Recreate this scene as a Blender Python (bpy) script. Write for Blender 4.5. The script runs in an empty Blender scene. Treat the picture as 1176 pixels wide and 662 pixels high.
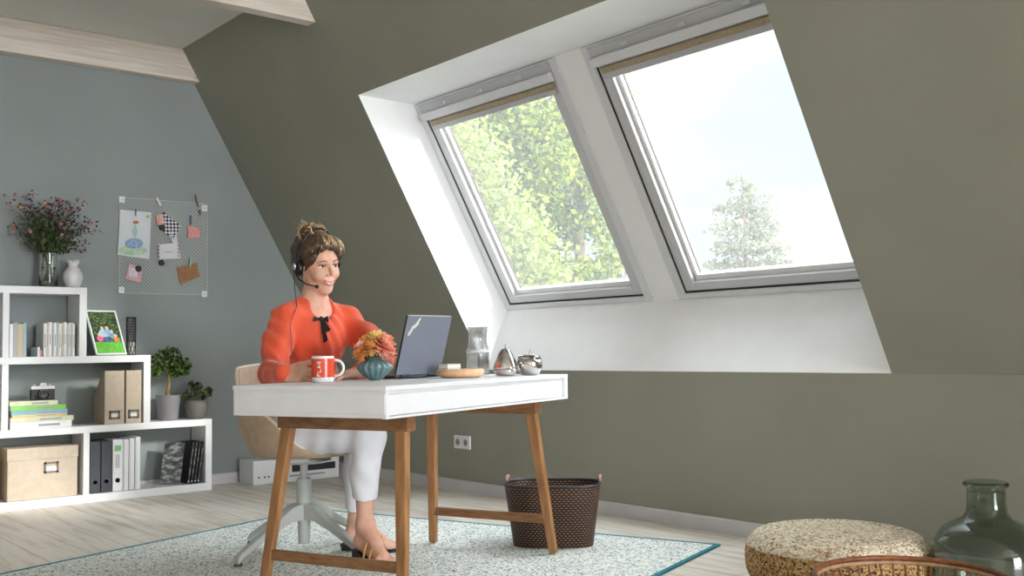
import bpy, math, random
import numpy as np
from mathutils import Vector, Matrix, Euler
random.seed(7); RNG = np.random.default_rng(11)
SC = bpy.context.scene; COL = SC.collection
PI = math.pi
def V(*a): return np.array(a, float)
def nrm(v): v = np.array(v, float); return v/np.linalg.norm(v)

# ------------------------------------------------------------------ camera
FPX = 1178.2; YAW = -0.8768; PIT = 0.05937; ROL = -0.01573; H = 0.87
CAM = V(0, 0, H)
FW = V(math.sin(YAW)*math.cos(PIT), math.cos(YAW)*math.cos(PIT), math.sin(PIT))
_r = V(math.cos(YAW), -math.sin(YAW), 0); _u = np.cross(_r, FW)
RT = math.cos(ROL)*_r + math.sin(ROL)*_u; UP = -math.sin(ROL)*_r + math.cos(ROL)*_u
cd = bpy.data.cameras.new('camera'); cam = bpy.data.objects.new('camera', cd); COL.objects.link(cam)
cd.sensor_width = 36; cd.lens = FPX*36/1176; cd.clip_start = 0.05; cd.clip_end = 400
cam.matrix_world = Matrix(((RT[0], UP[0], -FW[0], 0), (RT[1], UP[1], -FW[1], 0), (RT[2], UP[2], -FW[2], H), (0, 0, 0, 1)))
SC.camera = cam
def W(px, py, d):          # survey of the photograph: a pixel at a depth along the view axis, as a point in the room
    return CAM + ((px-588)/FPX*RT - (py-331)/FPX*UP + FW)*d
def Wz(px, py, z):
    u = W(px, py, 1)-CAM; return CAM + u*(z-H)/u[2]
def Wx(px, py, x):
    u = W(px, py, 1)-CAM; return CAM + u*x/u[0]
DS = V(.93, .367, 0)/np.linalg.norm([.93, .367]); DL = V(-DS[1], DS[0], 0)      # desk axes
def D(s, l, z=0): return DS*s + DL*l + V(0, 0, z)

# ------------------------------------------------------------------ materials
def srgb(c):
    return tuple(((x/255)/12.92 if x/255 <= .04045 else ((x/255+.055)/1.055)**2.4) for x in c)
MATS = {}
def nt(name):
    m = bpy.data.materials.new(name); m.use_nodes = True; t = m.node_tree
    return m, t, t.nodes['Principled BSDF'], t.nodes['Material Output']
def N(t, typ, **kw):
    n = t.nodes.new(typ)
    for k, v in kw.items():
        if k in n.inputs: n.inputs[k].default_value = v
        else: setattr(n, k, v)
    return n
def ramp(t, stops, interp='LINEAR'):
    r = t.nodes.new('ShaderNodeValToRGB'); e = r.color_ramp.elements; r.color_ramp.interpolation = interp
    while len(e) > 1: e.remove(e[-1])
    e[0].position = stops[0][0]; e[0].color = (*srgb(stops[0][1]), 1)
    for p, c in stops[1:]:
        x = e.new(p); x.color = (*srgb(c), 1)
    return r
def mat(name, c, rough=.6, var=0, scale=8, bump=0, bscale=40, metal=0, spec=.5, c2=None, stretch=None, sheen=0, trans=0, coat=0, detail=4):
    if name in MATS: return MATS[name]
    m, t, b, o = nt(name)
    b.inputs['Roughness'].default_value = rough; b.inputs['Metallic'].default_value = metal
    b.inputs['Specular IOR Level'].default_value = spec
    if coat: b.inputs['Coat Weight'].default_value = coat
    if sheen: b.inputs['Sheen Weight'].default_value = sheen
    tc = N(t, 'ShaderNodeTexCoord'); mp = N(t, 'ShaderNodeMapping')
    t.links.new(tc.outputs['Object'], mp.inputs[0])
    if stretch: mp.inputs['Scale'].default_value = stretch
    no = N(t, 'ShaderNodeTexNoise', Scale=scale, Detail=detail); t.links.new(mp.outputs[0], no.inputs['Vector'])
    if c2 is None:
        k = 1-var; c2 = tuple(min(255, x*(1+var*.5)) for x in c); c1 = tuple(x*k for x in c)
    else: c1 = c
    r = ramp(t, [(.3, c1), (.7, c2)]); t.links.new(no.outputs['Fac'], r.inputs[0]); t.links.new(r.outputs[0], b.inputs['Base Color'])
    if bump:
        n2 = N(t, 'ShaderNodeTexNoise', Scale=bscale, Detail=3); t.links.new(mp.outputs[0], n2.inputs['Vector'])
        bp = N(t, 'ShaderNodeBump', Strength=bump, Distance=.01); t.links.new(n2.outputs['Fac'], bp.inputs['Height']); t.links.new(bp.outputs[0], b.inputs['Normal'])
    MATS[name] = m; return m
def glass(name, tint=(1, 1, 1), rough=0.0, ior=1.45):
    if name in MATS: return MATS[name]
    m, t, b, o = nt(name)
    b.inputs['Base Color'].default_value = (*tint, 1); b.inputs['Transmission Weight'].default_value = 1
    b.inputs['Roughness'].default_value = rough; b.inputs['IOR'].default_value = ior
    MATS[name] = m; return m

# ------------------------------------------------------------------ mesh builder
class MB:
    def __init__(s): s.v = []; s.f = []; s.n = 0
    def add(s, vs, fs):
        b = s.n; s.v += [tuple(float(q) for q in p) for p in vs]; s.f += [tuple(b+i for i in f) for f in fs]; s.n = len(s.v); return s
    def box(s, lo, hi, M=None):
        (x0, y0, z0), (x1, y1, z1) = lo, hi
        vs = [V(x, y, z) for x in (x0, x1) for y in (y0, y1) for z in (z0, z1)]
        if M is not None: vs = [M(p) for p in vs]
        return s.add(vs, [(0, 1, 3, 2), (4, 6, 7, 5), (0, 4, 5, 1), (2, 3, 7, 6), (0, 2, 6, 4), (1, 5, 7, 3)])
    def obox(s, c, ax, hx, ay, hy, az, hz):       # oriented box
        c = np.array(c, float); return s.box((-hx, -hy, -hz), (hx, hy, hz), lambda p: c+np.array(ax)*p[0]+np.array(ay)*p[1]+np.array(az)*p[2])
    def bar(s, p0, p1, w, h, side, taper=1.0):     # bar between points; w along 'side', h along the other normal
        p0 = np.array(p0, float); p1 = np.array(p1, float); d = nrm(p1-p0); sd = nrm(np.array(side)-np.dot(side, d)*d); o = np.cross(d, sd)
        vs = []
        for p, k in ((p0, 1), (p1, taper)):
            for a, b in ((-1, -1), (1, -1), (1, 1), (-1, 1)): vs.append(p+sd*a*w/2*k+o*b*h/2*k)
        return s.add(vs, [(0, 3, 2, 1), (4, 5, 6, 7), (0, 1, 5, 4), (1, 2, 6, 5), (2, 3, 7, 6), (3, 0, 4, 7)])
    def tube(s, pts, r, n=8, closed=False):
        pts = [np.array(p, float) for p in pts]; m = len(pts)
        rs = r if hasattr(r, '__len__') else [r]*m
        ref = V(0, 0, 1); vs = []; prev = None
        for i, p in enumerate(pts):
            if closed: d = pts[(i+1) % m]-pts[i-1]
            else: d = pts[min(i+1, m-1)]-pts[max(i-1, 0)]
            d = nrm(d)
            if prev is None:
                a = np.cross(d, ref)
                if np.linalg.norm(a) < .1: a = np.cross(d, V(1, 0, 0))
                a = nrm(a)
            else: a = nrm(prev-np.dot(prev, d)*d)
            prev = a; b = np.cross(d, a)
            for k in range(n):
                t = 2*PI*k/n; vs.append(p+rs[i]*(a*math.cos(t)+b*math.sin(t)))
        fs = []
        for i in range(m if closed else m-1):
            j = (i+1) % m
            for k in range(n): fs.append((i*n+k, i*n+(k+1) % n, j*n+(k+1) % n, j*n+k))
        if not closed: fs += [tuple(range(n))[::-1], tuple((m-1)*n+k for k in range(n))]
        return s.add(vs, fs)
    def lathe(s, prof, c=(0, 0, 0), n=32, rib=None, ax=None, sx=1, sy=1):
        c = np.array(c, float); vs = []
        for (r, z) in prof:
            for k in range(n):
                t = 2*PI*k/n; q = r*(1+(rib(t, z) if rib else 0)); p = V(q*math.cos(t)*sx, q*math.sin(t)*sy, z)
                vs.append(c+(ax(p) if ax else p))
        m = len(prof); fs = [(i*n+k, i*n+(k+1) % n, (i+1)*n+(k+1) % n, (i+1)*n+k) for i in range(m-1) for k in range(n)]
        if prof[0][0] > 1e-6: fs.append(tuple(range(n))[::-1])
        if prof[-1][0] > 1e-6: fs.append(tuple((m-1)*n+k for k in range(n)))
        return s.add(vs, fs)
    def ball(s, c, r, n=10, sc=(1, 1, 1), disp=None):
        c = np.array(c, float); vs = []; m = n//2+1
        for i in range(m+1):
            ph = PI*i/m
            for k in range(n):
                t = 2*PI*k/n; d = V(math.sin(ph)*math.cos(t), math.sin(ph)*math.sin(t), math.cos(ph))
                vs.append(c+d*np.array(sc)*r*(1+(disp(d) if disp else 0)))
        return s.add(vs, [(i*n+k, (i+1)*n+k, (i+1)*n+(k+1) % n, i*n+(k+1) % n) for i in range(m) for k in range(n)])
    def poly(s, pts): b = len(pts); return s.add(pts, [tuple(range(b))])
    def prism(s, pts, d):                          # polygon swept by vector d
        n = len(pts); d = np.array(d, float); vs = [np.array(p, float) for p in pts]+[np.array(p, float)+d for p in pts]
        return s.add(vs, [tuple(range(n))[::-1], tuple(range(n, 2*n))]+[(i, (i+1) % n, n+(i+1) % n, n+i) for i in range(n)])
    def build(s, name, m, parent=None, smooth=False, bevel=0, origin=None, sub=0, weld=False):
        vs = np.array(s.v)
        if origin is None: o = V(0, 0, 0)
        else: o = np.array(origin, float)
        me = bpy.data.meshes.new(name); me.from_pydata([tuple(p) for p in vs-o], [], s.f); me.update()
        ob = bpy.data.objects.new(name, me); COL.objects.link(ob); ob.location = o
        for x in (m if isinstance(m, (list, tuple)) else [m]): me.materials.append(x)
        if smooth: me.shade_smooth()
        import bmesh
        bm = bmesh.new(); bm.from_mesh(me)
        if weld: bmesh.ops.remove_doubles(bm, verts=bm.verts, dist=1e-5)
        bmesh.ops.recalc_face_normals(bm, faces=bm.faces); bm.to_mesh(me); bm.free()
        if bevel:
            md = ob.modifiers.new('bevel', 'BEVEL'); md.width = bevel; md.segments = 2; md.limit_method = 'ANGLE'
        if sub:
            md = ob.modifiers.new('sub', 'SUBSURF'); md.levels = md.render_levels = sub
        if parent is not None: adopt(ob, parent)
        return ob
def root_loc(o):
    p = Vector((0, 0, 0))
    while o is not None: p += o.location; o = o.parent
    return p
def adopt(ob, parent): ob.location = Vector(ob.location)-root_loc(parent); ob.parent = parent
def thing(name, label, cat, loc, group=None):
    o = bpy.data.objects.new(name, None); COL.objects.link(o); o.location = Vector([float(x) for x in loc]); o.empty_display_size = .05
    o['label'] = label; o['category'] = cat
    if group: o['group'] = group
    return o
def tag(o, label, cat, group=None):
    o['label'] = label; o['category'] = cat
    if group: o['group'] = group
    return o
def struct(o, label=None):
    o['kind'] = 'structure'
    if label: o['label'] = label
    return o
def leaves(name, pts, size, m, parent=None, asp=.5, fold=.25, updir=None, seed=0):
    """leaf mesh: each leaf a folded rhombus, random orientation"""
    r = np.random.default_rng(seed); n = len(pts); pts = np.array(pts)
    a = r.normal(size=(n, 3))
    if updir is not None: a = a*.7+np.array(updir)
    a /= np.linalg.norm(a, axis=1)[:, None]; b = np.cross(a, r.normal(size=(n, 3))); b /= np.linalg.norm(b, axis=1)[:, None]; c = np.cross(a, b)
    L = size*(.6+.8*r.random(n))[:, None]
    o = root_loc(parent) if parent is not None else Vector((0, 0, 0)); o = np.array(o)
    P0 = pts-a*L*.5; P1 = pts+b*L*asp*.5+c*L*fold*.3; P2 = pts+a*L*.5; P3 = pts-b*L*asp*.5+c*L*fold*.3
    vs = np.stack([P0, P1, P2, P3], 1).reshape(-1, 3)-o
    me = bpy.data.meshes.new(name); me.vertices.add(4*n); me.vertices.foreach_set('co', vs.astype(np.float32).ravel())
    me.loops.add(6*n); idx = np.arange(n)[:, None]*4+np.array([0, 1, 2, 0, 2, 3]); me.loops.foreach_set('vertex_index', idx.ravel().astype(np.int32))
    me.polygons.add(2*n); me.polygons.foreach_set('loop_start', (np.arange(2*n)*3).astype(np.int32)); me.polygons.foreach_set('loop_total', np.full(2*n, 3, np.int32)); me.update(calc_edges=True)
    me.materials.append(m); ob = bpy.data.objects.new(name, me); COL.objects.link(ob)
    if parent is not None: ob.parent = parent
    return ob
def leaf_mat(name, cols, tr=.35, rough=.5):
    if name in MATS: return MATS[name]
    m, t, b, o = nt(name)
    g = N(t, 'ShaderNodeNewGeometry'); r = ramp(t, [(i/(len(cols)-1), c) for i, c in enumerate(cols)])
    t.links.new(g.outputs['Random Per Island'], r.inputs[0]); t.links.new(r.outputs[0], b.inputs['Base Color']); b.inputs['Roughness'].default_value = rough
    tl = N(t, 'ShaderNodeBsdfTranslucent'); t.links.new(r.outputs[0], tl.inputs[0]); mx = N(t, 'ShaderNodeMixShader'); mx.inputs[0].default_value = tr
    t.links.new(b.outputs[0], mx.inputs[1]); t.links.new(tl.outputs[0], mx.inputs[2]); t.links.new(mx.outputs[0], o.inputs[0])
    MATS[name] = m; return m

WHITE = mat('white_lacquer', (232, 233, 236), .45, .02)
SHELFW = mat('white_shelf_foil', (236, 236, 238), .45, .02)
SLOPEM = mat('olive_wall_paint', (150, 150, 138), .9, .04, 1.5, bump=.15, bscale=220)
GABLEM = mat('grey_green_gable', (147, 154, 153), .9, .04, 1.5, bump=.15, bscale=220)  # gable wall coloured slightly bluer than the slope
CEILM = mat('pale_ceiling_paint', (224, 222, 215), .9, .03, 1.5)
LINM = mat('white_lining_paint', (246, 247, 248), .6, .01)
BASEM = mat('baseboard_paint', (205, 203, 206), .5, .02)

# ------------------------------------------------------------------ room shell
XG, XR, YB, YO = -6.58, 7.0, 3.821, -2.2
TH = math.radians(60.5); ZK = .748; ZC = 2.885
YC = YB-(ZC-ZK)/math.tan(TH)
def sl(x, z, off=0): # point on the sloping wall, pushed outward by off
    return V(x, YB-(z-ZK)/math.tan(TH)+off*math.sin(TH), z+off*math.cos(TH))
def floor_mat():
    m, t, b, o = nt('oak_laminate_planks')
    tc = N(t, 'ShaderNodeTexCoord'); br = N(t, 'ShaderNodeTexBrick')
    br.offset = .37; br.inputs['Scale'].default_value = 1; br.inputs['Brick Width'].default_value = 1.25; br.inputs['Row Height'].default_value = .185
    br.inputs['Mortar Size'].default_value = .0015; br.inputs['Color1'].default_value = (.3, .3, .3, 1); br.inputs['Color2'].default_value = (.7, .7, .7, 1); br.inputs['Mortar'].default_value = (0, 0, 0, 1)
    t.links.new(tc.outputs['Object'], br.inputs['Vector'])
    mp = N(t, 'ShaderNodeMapping'); mp.inputs['Scale'].default_value = (1.2, 14, 1); t.links.new(tc.outputs['Object'], mp.inputs[0])
    no = N(t, 'ShaderNodeTexNoise', Scale=1.6, Detail=6, Roughness=.6); t.links.new(mp.outputs[0], no.inputs['Vector'])
    mp2 = N(t, 'ShaderNodeMapping'); mp2.inputs['Scale'].default_value = (1, 3.2, 1); t.links.new(tc.outputs['Object'], mp2.inputs[0])
    n3 = N(t, 'ShaderNodeTexNoise', Scale=1.7, Detail=3); t.links.new(mp2.outputs[0], n3.inputs['Vector'])
    ad = N(t, 'ShaderNodeMath', operation='MULTIPLY_ADD'); t.links.new(br.outputs['Color'], ad.inputs[0]); ad.inputs[1].default_value = .35; t.links.new(no.outputs['Fac'], ad.inputs[2])
    a2 = N(t, 'ShaderNodeMath', operation='MULTIPLY_ADD'); t.links.new(n3.outputs['Fac'], a2.inputs[0]); a2.inputs[1].default_value = .5; t.links.new(ad.outputs[0], a2.inputs[2])
    r = ramp(t, [(.55, (186, 166, 150)), (.85, (214, 202, 188)), (1.15, (234, 226, 215))]); t.links.new(a2.outputs[0], r.inputs[0])
    mx = N(t, 'ShaderNodeMix', data_type='RGBA'); t.links.new(br.outputs['Fac'], mx.inputs[0]); t.links.new(r.outputs[0], mx.inputs[6]); mx.inputs[7].default_value = (.30, .25, .21, 1)
    t.links.new(mx.outputs[2], b.inputs['Base Color']); b.inputs['Roughness'].default_value = .42
    return m
struct(MB().box((XG-.15, YO, -.1), (XR, YB+.15, 0)).build('floor', floor_mat()))
struct(MB().prism([V(XG, YO, -.02), V(XG, YB, -.02), V(XG, YB, ZK), V(XG, YC, ZC), V(XG, YO, ZC)], (-.15, 0, 0)).build('wall_left', GABLEM))
AY0, AY1, AZ0, AZ1 = 1.0, 3.3, .1, 2.3  # unseen opening added in the right wall so fill light enters
m = MB()
for q in (((YO, ZC), (YO, -.02), (AY0, -.02), (AY0, ZC)), ((AY1, -.02), (YB, -.02), (YB, ZK), (AY1, ZK+(YB-AY1)*math.tan(TH))), ((AY0, -.02), (AY1, -.02), (AY1, AZ0), (AY0, AZ0))): m.prism([V(XR, *p) for p in q], (.12, 0, 0))
m.prism([V(XR, AY0, AZ1), V(XR, AY0, ZC), V(XR, YC, ZC), V(XR, YB-(AZ1-ZK)/math.tan(TH), AZ1)], (.12, 0, 0))
struct(m.build('wall_right', GABLEM))
struct(MB().box((XG-.15, YO-.1, -.02), (XR, YO, ZC)).build('wall_front', CEILM))  # unseen wall added to close off light on this side, pale for bounce
struct(MB().box((XG, YB, -.02), (XR, YB+.12, ZK-.0005)).build('wall_back', SLOPEM))
struct(MB().box((XG-.15, YO, ZC), (XR, YC, ZC+.1)).build('ceiling', CEILM))
# sloping wall with the opening for both roof windows
OX0, OX1, OZ0, OZ1 = -4.85, -2.21, ZK+.001, 2.29
sw = MB()
for (xa, xb, za, zb) in ((XG, OX0, ZK, ZC), (OX1, XR, ZK, ZC), (OX0, OX1, OZ1, ZC)):
    q = [sl(xa, za, -.002), sl(xb, za, -.002), sl(xb, zb, -.002), sl(xa, zb, -.002)]; sw.prism(q, V(0, math.sin(TH), math.cos(TH))*.10)
struct(sw.build('wall_slope', SLOPEM))
# linings of the opening
OFF = .33
WB = sl(0, 1.115-OFF*math.cos(TH), OFF); WT = sl(0, 2.29-OFF*math.cos(TH), OFF)      # bottom and top line of the window plane
def P3(x, p): return V(x, p[1], p[2])
ft, fb = sl(0, OZ1), V(0, YB, ZK)
out = V(0, math.sin(TH), math.cos(TH))
e = .004
struct(MB().prism([P3(OX0+.002, fb), P3(OX0+.002, WB+out*.05), P3(OX0+.002, WT+out*.05), P3(OX0+.002, ft)], (-.05, 0, 0)).build('trim_1', LINM))
struct(MB().prism([P3(OX1-.002, fb), P3(OX1-.002, WB+out*.05), P3(OX1-.002, WT+out*.05), P3(OX1-.002, ft)], (.05, 0, 0)).build('trim_2', LINM))
struct(MB().prism([P3(OX0, fb), P3(OX1, fb), P3(OX1, WB), P3(OX0, WB)], V(0, .06, -.03)).build('trim_3', LINM))
struct(MB().prism([P3(OX0, ft), P3(OX1, ft), P3(OX1, WT), P3(OX0, WT)], V(0, 0, .08)).build('trim_4', LINM))
U = V(1, 0, 0); VV = nrm(WT-WB); VV[0] = 0; INW = -out; LEN = np.linalg.norm((WT-WB)[1:])
def WP(x, v, w): return V(x, WB[1], WB[2])+VV*v+INW*w
MX0, MX1 = -3.64, -3.46
def wbox(mb, x0, x1, v0, v1, w0, w1): return mb.box((x0, v0, w0), (x1, v1, w1), lambda p: WP(*p))
o = wbox(MB(), MX0, MX1, -.01, LEN+.01, -.08, .006).build('trim_5', LINM, bevel=.003); struct(o)
FRM = mat('white_window_frame', (222, 224, 228), .4, .01); SASHM = mat('white_window_sash', (208, 209, 212), .4, .01)
GASK = mat('black_gasket', (40, 40, 44), .6); BEIGE = mat('beige_blind_fabric', (176, 160, 132), .8, .08, 60)
def pane_mat():
    m, t, b, o = nt('window_glass')
    tr = N(t, 'ShaderNodeBsdfTransparent'); gl = N(t, 'ShaderNodeBsdfGlossy', Roughness=.02); tl = N(t, 'ShaderNodeBsdfTranslucent')
    tl.inputs[0].default_value = (.95, .97, 1, 1); tr.inputs[0].default_value = (.97, .99, .98, 1)
    lw = N(t, 'ShaderNodeLayerWeight', Blend=.12)
    m1 = N(t, 'ShaderNodeMixShader'); m1.inputs[0].default_value = .04; t.links.new(tr.outputs[0], m1.inputs[1]); t.links.new(tl.outputs[0], m1.inputs[2])
    m2 = N(t, 'ShaderNodeMixShader'); t.links.new(lw.outputs['Fresnel'], m2.inputs[0]); t.links.new(m1.outputs[0], m2.inputs[1]); t.links.new(gl.outputs[0], m2.inputs[2])
    t.links.new(m2.outputs[0], o.inputs[0]); return m
PANE = pane_mat()
def roof_window(name, x0, x1):
    fr = MB(); fw_ = .05
    wbox(fr, x0, x0+fw_, 0, LEN, -.09, .012); wbox(fr, x1-fw_, x1, 0, LEN, -.09, .012); wbox(fr, x0+fw_, x1-fw_, 0, .028, -.09, .012); wbox(fr, x0+fw_, x1-fw_, LEN-.05, LEN, -.09, .012)
    f = struct(fr.build(name, FRM, bevel=.003))
    g = MB(); a, b_ = x0+fw_, x1-fw_
    wbox(g, a, a+.006, .028, LEN-.05, -.03, .004); wbox(g, b_-.006, b_, .028, LEN-.05, -.03, .004); wbox(g, a, b_, .028, .036, -.03, .004)
    g.build('gasket', GASK, f)
    s = MB(); a += .006; b_ -= .006; v0, v1 = .036, LEN-.05; sw_ = .062
    wbox(s, a, a+sw_, v0, v1, -.07, .0); wbox(s, b_-sw_, b_, v0, v1, -.07, .0); wbox(s, a+sw_, b_-sw_, v0, v0+.045, -.07, .0); wbox(s, a+sw_, b_-sw_, v1-.09, v1, -.07, .0)
    so = s.build('sash', SASHM, f, bevel=.003)
    s = MB(); st = .02
    wbox(s, a+sw_, a+sw_+st, v0+.045, v1-.09, -.065, -.03); wbox(s, b_-sw_-st, b_-sw_, v0+.045, v1-.09, -.065, -.03); wbox(s, a+sw_+st, b_-sw_-st, v0+.045, v0+.045+st*1.3, -.065, -.03)
    s.build('glazing_bead', LINM, f, bevel=.002)
    s = MB(); wbox(s, a+sw_+st, a+sw_+st+.003, v0+.06, v1-.09, -.062, -.052); wbox(s, b_-sw_-st-.003, b_-sw_-st, v0+.06, v1-.09, -.062, -.052)
    s.build('pane_seal', mat('dark_pane_seal', (90, 78, 76), .6), f)
    p = MB(); wbox(p, a+sw_, b_-sw_, v0+.045, v1-.09, -.061, -.055); p.build('pane', PANE, f)
    vb = MB(); wbox(vb, a-.006, b_+.006, v1-.055, v1-.008, .012, .040); vb.build('ventilation_bar', FRM, f, bevel=.006)
    hc = MB(); wbox(hc, a-.006, b_+.006, v1-.008, v1+.040, .012, .020); hc.build('head_cover', mat('grey_head_cover', (196, 198, 202), .5), f, bevel=.002)
    hl = MB()
    for k in (.2, .5, .8): wbox(hl, a+(b_-a)*k-.02, a+(b_-a)*k+.02, v1+.004, v1+.022, .020, .034)
    hl.build('bracket', SASHM, f, bevel=.003)
    bl = MB(); wbox(bl, a+.02, b_-.02, v1-.097, v1-.066, -.01, .012); bb = bl.build('roller_blind', BEIGE, f, bevel=.004)
    rl = MB(); wbox(rl, a+.02, b_-.02, v1-.125, v1-.095, -.012, .016); rl.build('blind_rail', mat('grey_blind_rail', (190, 190, 194), .4), f, bevel=.004)
    cord = MB()
    return f
roof_window('window_1', OX0, MX0); roof_window('window_2', MX1, OX1)
# baseboards
def bb_prof(mb, p0, p1, n):
    p0 = np.array(p0, float); p1 = np.array(p1, float); n = np.array(n, float)
    return mb.prism([p0, p0+n*.016, p0+n*.016+V(0, 0, .062), p0+n*.010+V(0, 0, .07), p0+V(0, 0, .07)], p1-p0)
struct(bb_prof(MB(), (XG+.016, YB, 0), (XR, YB, 0), (0, -1, 0)).build('baseboard_back', BASEM))
struct(bb_prof(MB(), (XG, YO, 0), (XG, YB-.001, 0), (1, 0, 0)).build('baseboard_left', BASEM))
# pine beams
def beam_mat():
    m, t, b, o = nt('whitewashed_pine')
    tc = N(t, 'ShaderNodeTexCoord'); mp = N(t, 'ShaderNodeMapping'); mp.inputs['Scale'].default_value = (22, .8, 22); t.links.new(tc.outputs['Object'], mp.inputs[0])
    no = N(t, 'ShaderNodeTexNoise', Scale=2, Detail=5, Distortion=.6); t.links.new(mp.outputs[0], no.inputs['Vector'])
    r = ramp(t, [(.3, (200, 184, 170)), (.5, (216, 206, 195)), (.7, (228, 220, 212))]); t.links.new(no.outputs['Fac'], r.inputs[0])
    mp2 = N(t, 'ShaderNodeMapping'); mp2.inputs['Scale'].default_value = (3, 2.4, 6.5); t.links.new(tc.outputs['Object'], mp2.inputs[0])
    vo = N(t, 'ShaderNodeTexVoronoi', Scale=1.5); t.links.new(mp2.outputs[0], vo.inputs['Vector'])
    r2 = ramp(t, [(.0, (255, 255, 255)), (.09, (90, 90, 90)), (.12, (0, 0, 0))]); t.links.new(vo.outputs['Distance'], r2.inputs[0])
    mx = N(t, 'ShaderNodeMix', data_type='RGBA'); t.links.new(r2.outputs[0], mx.inputs[0]); t.links.new(r.outputs[0], mx.inputs[6]); mx.inputs[7].default_value = (*srgb((96, 70, 54)), 1)
    t.links.new(mx.outputs[2], b.inputs['Base Color']); b.inputs['Roughness'].default_value = .75; return m
BM = beam_mat()
for i, (xa, xb) in enumerate(((XG+.002, XG+.085), (-5.01, -4.925))):
    zb = 2.677; q = [V(xa, YO, zb), V(xa, sl(0, zb)[1]-.002, zb), V(xa, YC-.002, ZC-.001), V(xa, YO, ZC-.001)]
    struct(MB().prism(q, (xb-xa, 0, 0)).build('ceiling_beam', BM, bevel=.004), ['whitewashed pine ceiling beam lying against the far gable wall', 'whitewashed pine ceiling beam nearest the roof windows'][i])
# wall socket
c = V(-5.085, YB, .302); so = thing('wall_socket', 'white double power socket low on the olive knee wall', 'socket', c)
s = MB().box(c+V(-.082, -.012, -.041), c+V(.082, -.0005, .041)).build('cover_plate', WHITE, so, bevel=.004)
for k in (-1, 1):
    ins = MB().lathe([(.0, .002), (.019, .002), (.021, -.004), (.021, -.0)], c+V(k*.04, -.0125, 0), 20, ax=lambda p: V(p[0], -p[2]*.5, p[1])).build('socket_insert', mat('socket_recess', (150, 150, 150), .5), s)
    MB().tube([c+V(k*.04-.008, -.0145, 0), c+V(k*.04-.008, -.013, 0)], .003, 6).tube([c+V(k*.04+.008, -.0145, 0), c+V(k*.04+.008, -.013, 0)], .003, 6).build('contact_hole', GASK, ins)

# ------------------------------------------------------------------ desk
WOOD = mat('oiled_oak_legs', (134, 90, 54), .5, c2=(176, 130, 86), scale=3, stretch=(14, 14, 1.2), detail=6)
WOODH = mat('oiled_oak_rails', (114, 76, 48), .5, c2=(150, 108, 70), scale=5, stretch=(3, 3, 14), detail=6)
S0, S1, L0, L1, ZT = -2.585, -1.93, 2.68, 4.015, .758
DM = lambda p: D(p[0], p[1], p[2])
desk = thing('desk', 'white desk with drawer front on splayed oak trestle legs', 'desk', D((S0+S1)/2, (L0+L1)/2, .009))
m = MB().box((S0, L0, ZT-.016), (S1, L1, ZT), DM); m.build('tabletop', WHITE, desk, bevel=.002)
m = MB(); zb = ZT-.106
m.box((S0+.002, L0+.002, zb+.002), (S1-.018, L1-.002, ZT-.016), DM)                      # carcass
m.box((S1-.018, L0+.001, zb), (S1-.001, L0+.02, ZT-.016), DM); m.box((S1-.018, L1-.03, zb), (S1-.001, L1-.001, ZT-.016), DM); m.box((S1-.018, L0+.02, zb), (S1-.001, L1-.03, zb+.008), DM)
m.build('carcass', WHITE, desk, bevel=.0015)
m = MB().box((S1-.016, L0+.024, zb+.011), (S1-.005, L1-.05, ZT-.028), DM); dr = m.build('drawer_front', WHITE, desk, bevel=.002)
m = MB().box((S0+.01, L0-.003, zb+.016), (S1-.004, L0+.001, ZT-.024), DM); m.build('end_panel', WHITE, desk, bevel=.001)
FZ = .0135
for (lf, dl) in ((2.80, .085), (3.90, -.085)):
    lt = lf+dl; zc = .622
    MB().bar(D(-2.543, lt, zc), D(-1.972, lt, zc), .05, .048, DL).build('crossbeam', WOODH, desk, bevel=.004)
    for sgn, sf in ((1, -2.557), (-1, -1.957)):
        MB().bar(D(sf+sgn*.055, lt+(.038 if dl > 0 else -.038)*0, .645), D(sf, lf, FZ), .048, .034, DS, .72).build('leg', WOOD, desk, bevel=.004)
    k = .155/.645
    MB().bar(D(-2.557+.055*k+.01, lf+dl*k, .155), D(-1.957-.055*k-.01, lf+dl*k, .155), .022, .036, DL).build('stretcher', WOODH, desk, bevel=.003)

# ------------------------------------------------------------------ rug
def rug_mat():
    m, t, b, o = nt('speckled_teal_rug')
    tc = N(t, 'ShaderNodeTexCoord'); mp = N(t, 'ShaderNodeMapping'); mp.inputs['Rotation'].default_value = (0, 0, -.34); mp.inputs['Scale'].default_value = (150, 150, 1); t.links.new(tc.outputs['Object'], mp.inputs[0])
    vo = N(t, 'ShaderNodeTexVoronoi', Scale=1.0); t.links.new(mp.outputs[0], vo.inputs['Vector'])
    sp = N(t, 'ShaderNodeSeparateColor'); t.links.new(vo.outputs['Color'], sp.inputs[0])
    r = ramp(t, [(.0, (70, 108, 112)), (.10, (130, 172, 176)), (.2, (204, 216, 212)), (.34, (240, 238, 232)), (.75, (250, 248, 242))], 'CONSTANT'); t.links.new(sp.outputs[0], r.inputs[0])
    t.links.new(r.outputs[0], b.inputs['Base Color']); b.inputs['Roughness'].default_value = .95
    bp = N(t, 'ShaderNodeBump', Strength=.5, Distance=.004); t.links.new(vo.outputs['Distance'], bp.inputs['Height']); t.links.new(bp.outputs[0], b.inputs['Normal']); return m
RC = [V(-5.115, 2.80, 0), V(-2.905, 3.575, 0), V(-2.14, 1.36, 0), V(-4.35, .59, 0)]
RC[3] = V(-4.36, .66, 0); 
def inset(q, d):
    n = len(q); r = []
    for i in range(n):
        a = nrm(q[i-1]-q[i]); b = nrm(q[(i+1) % n]-q[i]); r.append(q[i]+(a+b)*d)
    return r
rug = thing('rug', 'large pale rug speckled teal with a teal bound edge under the desk', 'rug', (sum(RC)/4))
ri = inset(RC, .022)
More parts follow.
